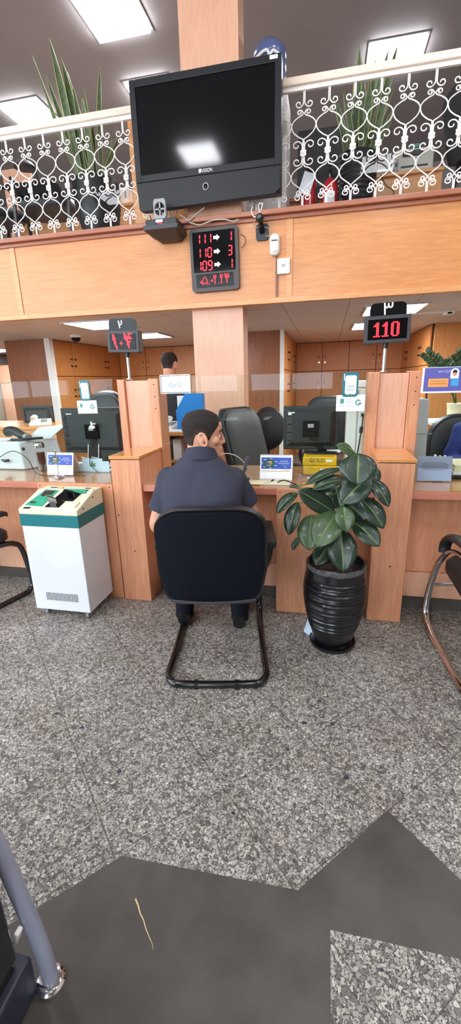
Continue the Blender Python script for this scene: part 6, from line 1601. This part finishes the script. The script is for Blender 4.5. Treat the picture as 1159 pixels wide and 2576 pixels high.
    b = MB(); b.rings([[nb + R * ((.071 + dr) * math.cos(a)) + Fw * ((.069 + dr) * math.sin(a)) + Z * (z - .006 - .026 * math.sin(a)) for a in [2 * PI * k / 28 for k in range(28)]] for dr, z in ((.012, -.035), (.004, .0), (-.003, .022), (.002, .024), (.012, .0), (.022, -.035))], caps=False)
    b.build('collar', shirt, t, smooth=True)
    # trousers
    b = MB(); b.rings([ell((a, d, z), hw + .014, hd + .014) for (a, d, z, hw, hd) in torso[:3]])
    for leg, rl_ in legs: b.tube(leg + [V((leg[-1].x, leg[-1].y, .035))], [r + .016 for r in rl_] + [.056], 16); b.ball(leg[0], .1)
    remeshed(b, 'trousers', trousers, t, max(voxel, .009), 4, .005, 10.0)
    # hair
    b = MB(); rows = []
    nU, nT = 22, 48
    lim = lambda th: (lambda a: (.067 if a < .55 else .067 - (a - .55) / .45 * .035 if a < 1.0 else .032 - (a - 1.0) / .35 * .052 if a < 1.35 else -.020 if a < 1.55 else .012 if a < 1.95 else .012 - (a - 1.95) / .3 * .05 if a < 2.25 else -.050))(abs(th))
    for i in range(nU + 1):
        row = []
        for k in range(nT):
            th = -PI + 2 * PI * k / nT; lo = lim(th); u = lo + (.1185 - lo) * (i / nU)
            g_ = .0055 * min(1, (u - lo) / .03 + .12) * (1.15 if u > .02 else .8)
            row.append(HM @ head_pt(min(u, .116), th, g_))
        rows.append(row)
    b.rings(rows, caps=False); b.add([rows[-1][k] for k in range(nT)], [tuple(range(nT))])
    for q in range(len(b.f)): b.mi[q] = 1 if q < 5 * nT else 0
    b.build('hair', [hair_m, 'hair_cropped'], t, smooth=False)
    for p in t.children[-1].data.polygons: p.use_smooth = True
    if detail:
        for s in (-1, 1):
            e = MB().ball(HM @ V((s * .031, .0725, .0015)), .0115, n=16).build('eye', 'eye_white', t, smooth=True)
            MB().ball(HM @ V((s * .0315, .0815, .0015)), .0045, n=10).build('iris', 'iris_dark', e, smooth=True)
            b = MB(); b.tube([HM @ V(q) for q in ((s * .011, .0895, .0205), (s * .024, .0925, .0275), (s * .04, .0855, .0275), (s * .052, .0735, .021))], [.0028, .0042, .0038, .0016], 8); b.build('eyebrow', hair_m, t, smooth=True)
    return t
sq = lambda *q: V(q).normalized()
# the customer on the visitor chair, seen from behind, head turned to the right
hF = (RV * math.cos(math.radians(10)) + DV * math.sin(math.radians(10)) + V((0, 0, -.03))).normalized()
hU = V((0, 0, 1)); hU = (hU - hF * hU.dot(hF)).normalized(); hR = hF.cross(hU)
O_ = RV * W0 + DV * 2.06
dd = -2.06
person('man in navy short-sleeved shirt seated on the black chair, head turned to his right', (O_.x, O_.y), RV, DV,
    dict(armL=[(-.160, .02, .975), (-.240, .03, .745), (-.150, .31, .842)], armR=[(.160, .02, .975), (.240, .09, .775), (.150, .37, .846)],
         handL=(-.10, .42, .852), handR=(.10, .48, .856),
         legL=[(-.09, -.03, .555), (-.165, .40, .55), (-.180, .33, .085)], legR=[(.09, -.03, .555), (.155, .40, .55), (.168, .29, .085)], toeL=(-.19, .5, 0), toeR=(.18, .46, 0)),
    [(0, -.07, .515, .165, .11), (0, -.075, .58, .185, .125), (0, -.07, .70, .180, .120), (0, -.055, .82, .178, .115), (0, -.035, .91, .188, .115), (0, -.01, .975, .190, .105), (0, .005, 1.025, .160, .095), (0, .012, 1.065, .118, .085), (0, .018, 1.095, .085, .072), (0, .02, 1.115, .064, .062)],
    (.012, .045, 1.199), hR, hF, hU, 'shirt_navy', 'trouser_dark', .004, sleeve=.74)
# the clerk standing far behind, seen from the back
cf = sq(.42, .9, 0); cr = cf.cross(V((0, 0, 1)))
p = P(424, 915, 4.55)
def stand_joints():
    return dict(armL=[(-.185, 0, 1.385), (-.225, .0, 1.10), (-.20, .14, .87)], armR=[(.185, 0, 1.385), (.225, .0, 1.10), (.20, .14, .87)], handL=(-.19, .18, .78), handR=(.19, .18, .78),
                legL=[(-.09, 0, .86), (-.095, .02, .47), (-.095, -.01, .085)], legR=[(.09, 0, .86), (.095, .02, .47), (.095, -.01, .085)], toeL=(-.11, .2, 0), toeR=(.11, .2, 0))
def stand_torso():
    return [(0, 0, .84, .165, .11), (0, 0, .93, .17, .115), (0, 0, 1.05, .155, .105), (0, 0, 1.18, .165, .11), (0, 0, 1.30, .185, .11), (0, 0, 1.38, .185, .10), (0, -.005, 1.43, .15, .085), (0, -.008, 1.462, .09, .068), (0, -.008, 1.485, .06, .058)]
hf2 = sq(.12, 1, 0)
person('clerk in dark shirt standing with his back turned behind the left pillar', (p.x, 4.55), cr, cf, stand_joints(), stand_torso(), (0, .012, p.z - .005), hf2.cross(V((0, 0, 1))), hf2, V((0, 0, 1)), 'shirt_dark', 'trouser_dark', .008, sleeve=1.0, hscale=1.0)
# the teller in blue at the right edge, facing the customers
bf = sq(-.15, -1, 0); br_ = bf.cross(V((0, 0, 1)))
q = P(1150, 1130, 3.62)
person('person in a blue shirt seated on the black office chair at the right edge', (1.24, 3.72), br_, bf,
    dict(armL=[(-.185, 0, 1.02), (-.24, .04, .80), (-.16, .27, .80)], armR=[(.185, 0, 1.02), (.24, .04, .80), (.16, .27, .80)], handL=(-.12, .36, .81), handR=(.12, .36, .81),
         legL=[(-.09, -.02, .60), (-.12, .36, .58), (-.12, .30, .085)], legR=[(.09, -.02, .60), (.12, .36, .58), (.12, .30, .085)], toeL=(-.13, .45, 0), toeR=(.13, .45, 0)),
    [(0, -.04, .56, .17, .12), (0, -.04, .63, .19, .13), (0, -.04, .76, .185, .125), (0, -.03, .88, .185, .12), (0, -.01, .98, .20, .11), (0, 0, 1.04, .185, .10), (0, 0, 1.085, .14, .085), (0, 0, 1.115, .09, .068), (0, 0, 1.135, .06, .058)],
    (0, .02, 1.225), br_, bf, V((0, 0, 1)), 'shirt_blue', 'trouser_dark', .008, sleeve=1.0)
# ================================================================ light
w = bpy.data.worlds.new('world'); S.world = w; w.use_nodes = True
bg = w.node_tree.nodes['Background']; bg.inputs['Color'].default_value = (0.80, 0.90, 1.0, 1); bg.inputs['Strength'].default_value = 4.6
S.view_settings.view_transform = 'Standard'; S.view_settings.look = 'None'; S.view_settings.gamma = 1; S.view_settings.exposure = 0.98
S.view_settings.use_curve_mapping = False
S.cycles.use_denoising = True
S.cycles.max_bounces = 8; S.cycles.diffuse_bounces = 4; S.cycles.glossy_bounces = 4; S.cycles.transparent_max_bounces = 16
S.cycles.sample_clamp_indirect = 8.0; S.cycles.caustics_reflective = False; S.cycles.caustics_refractive = False
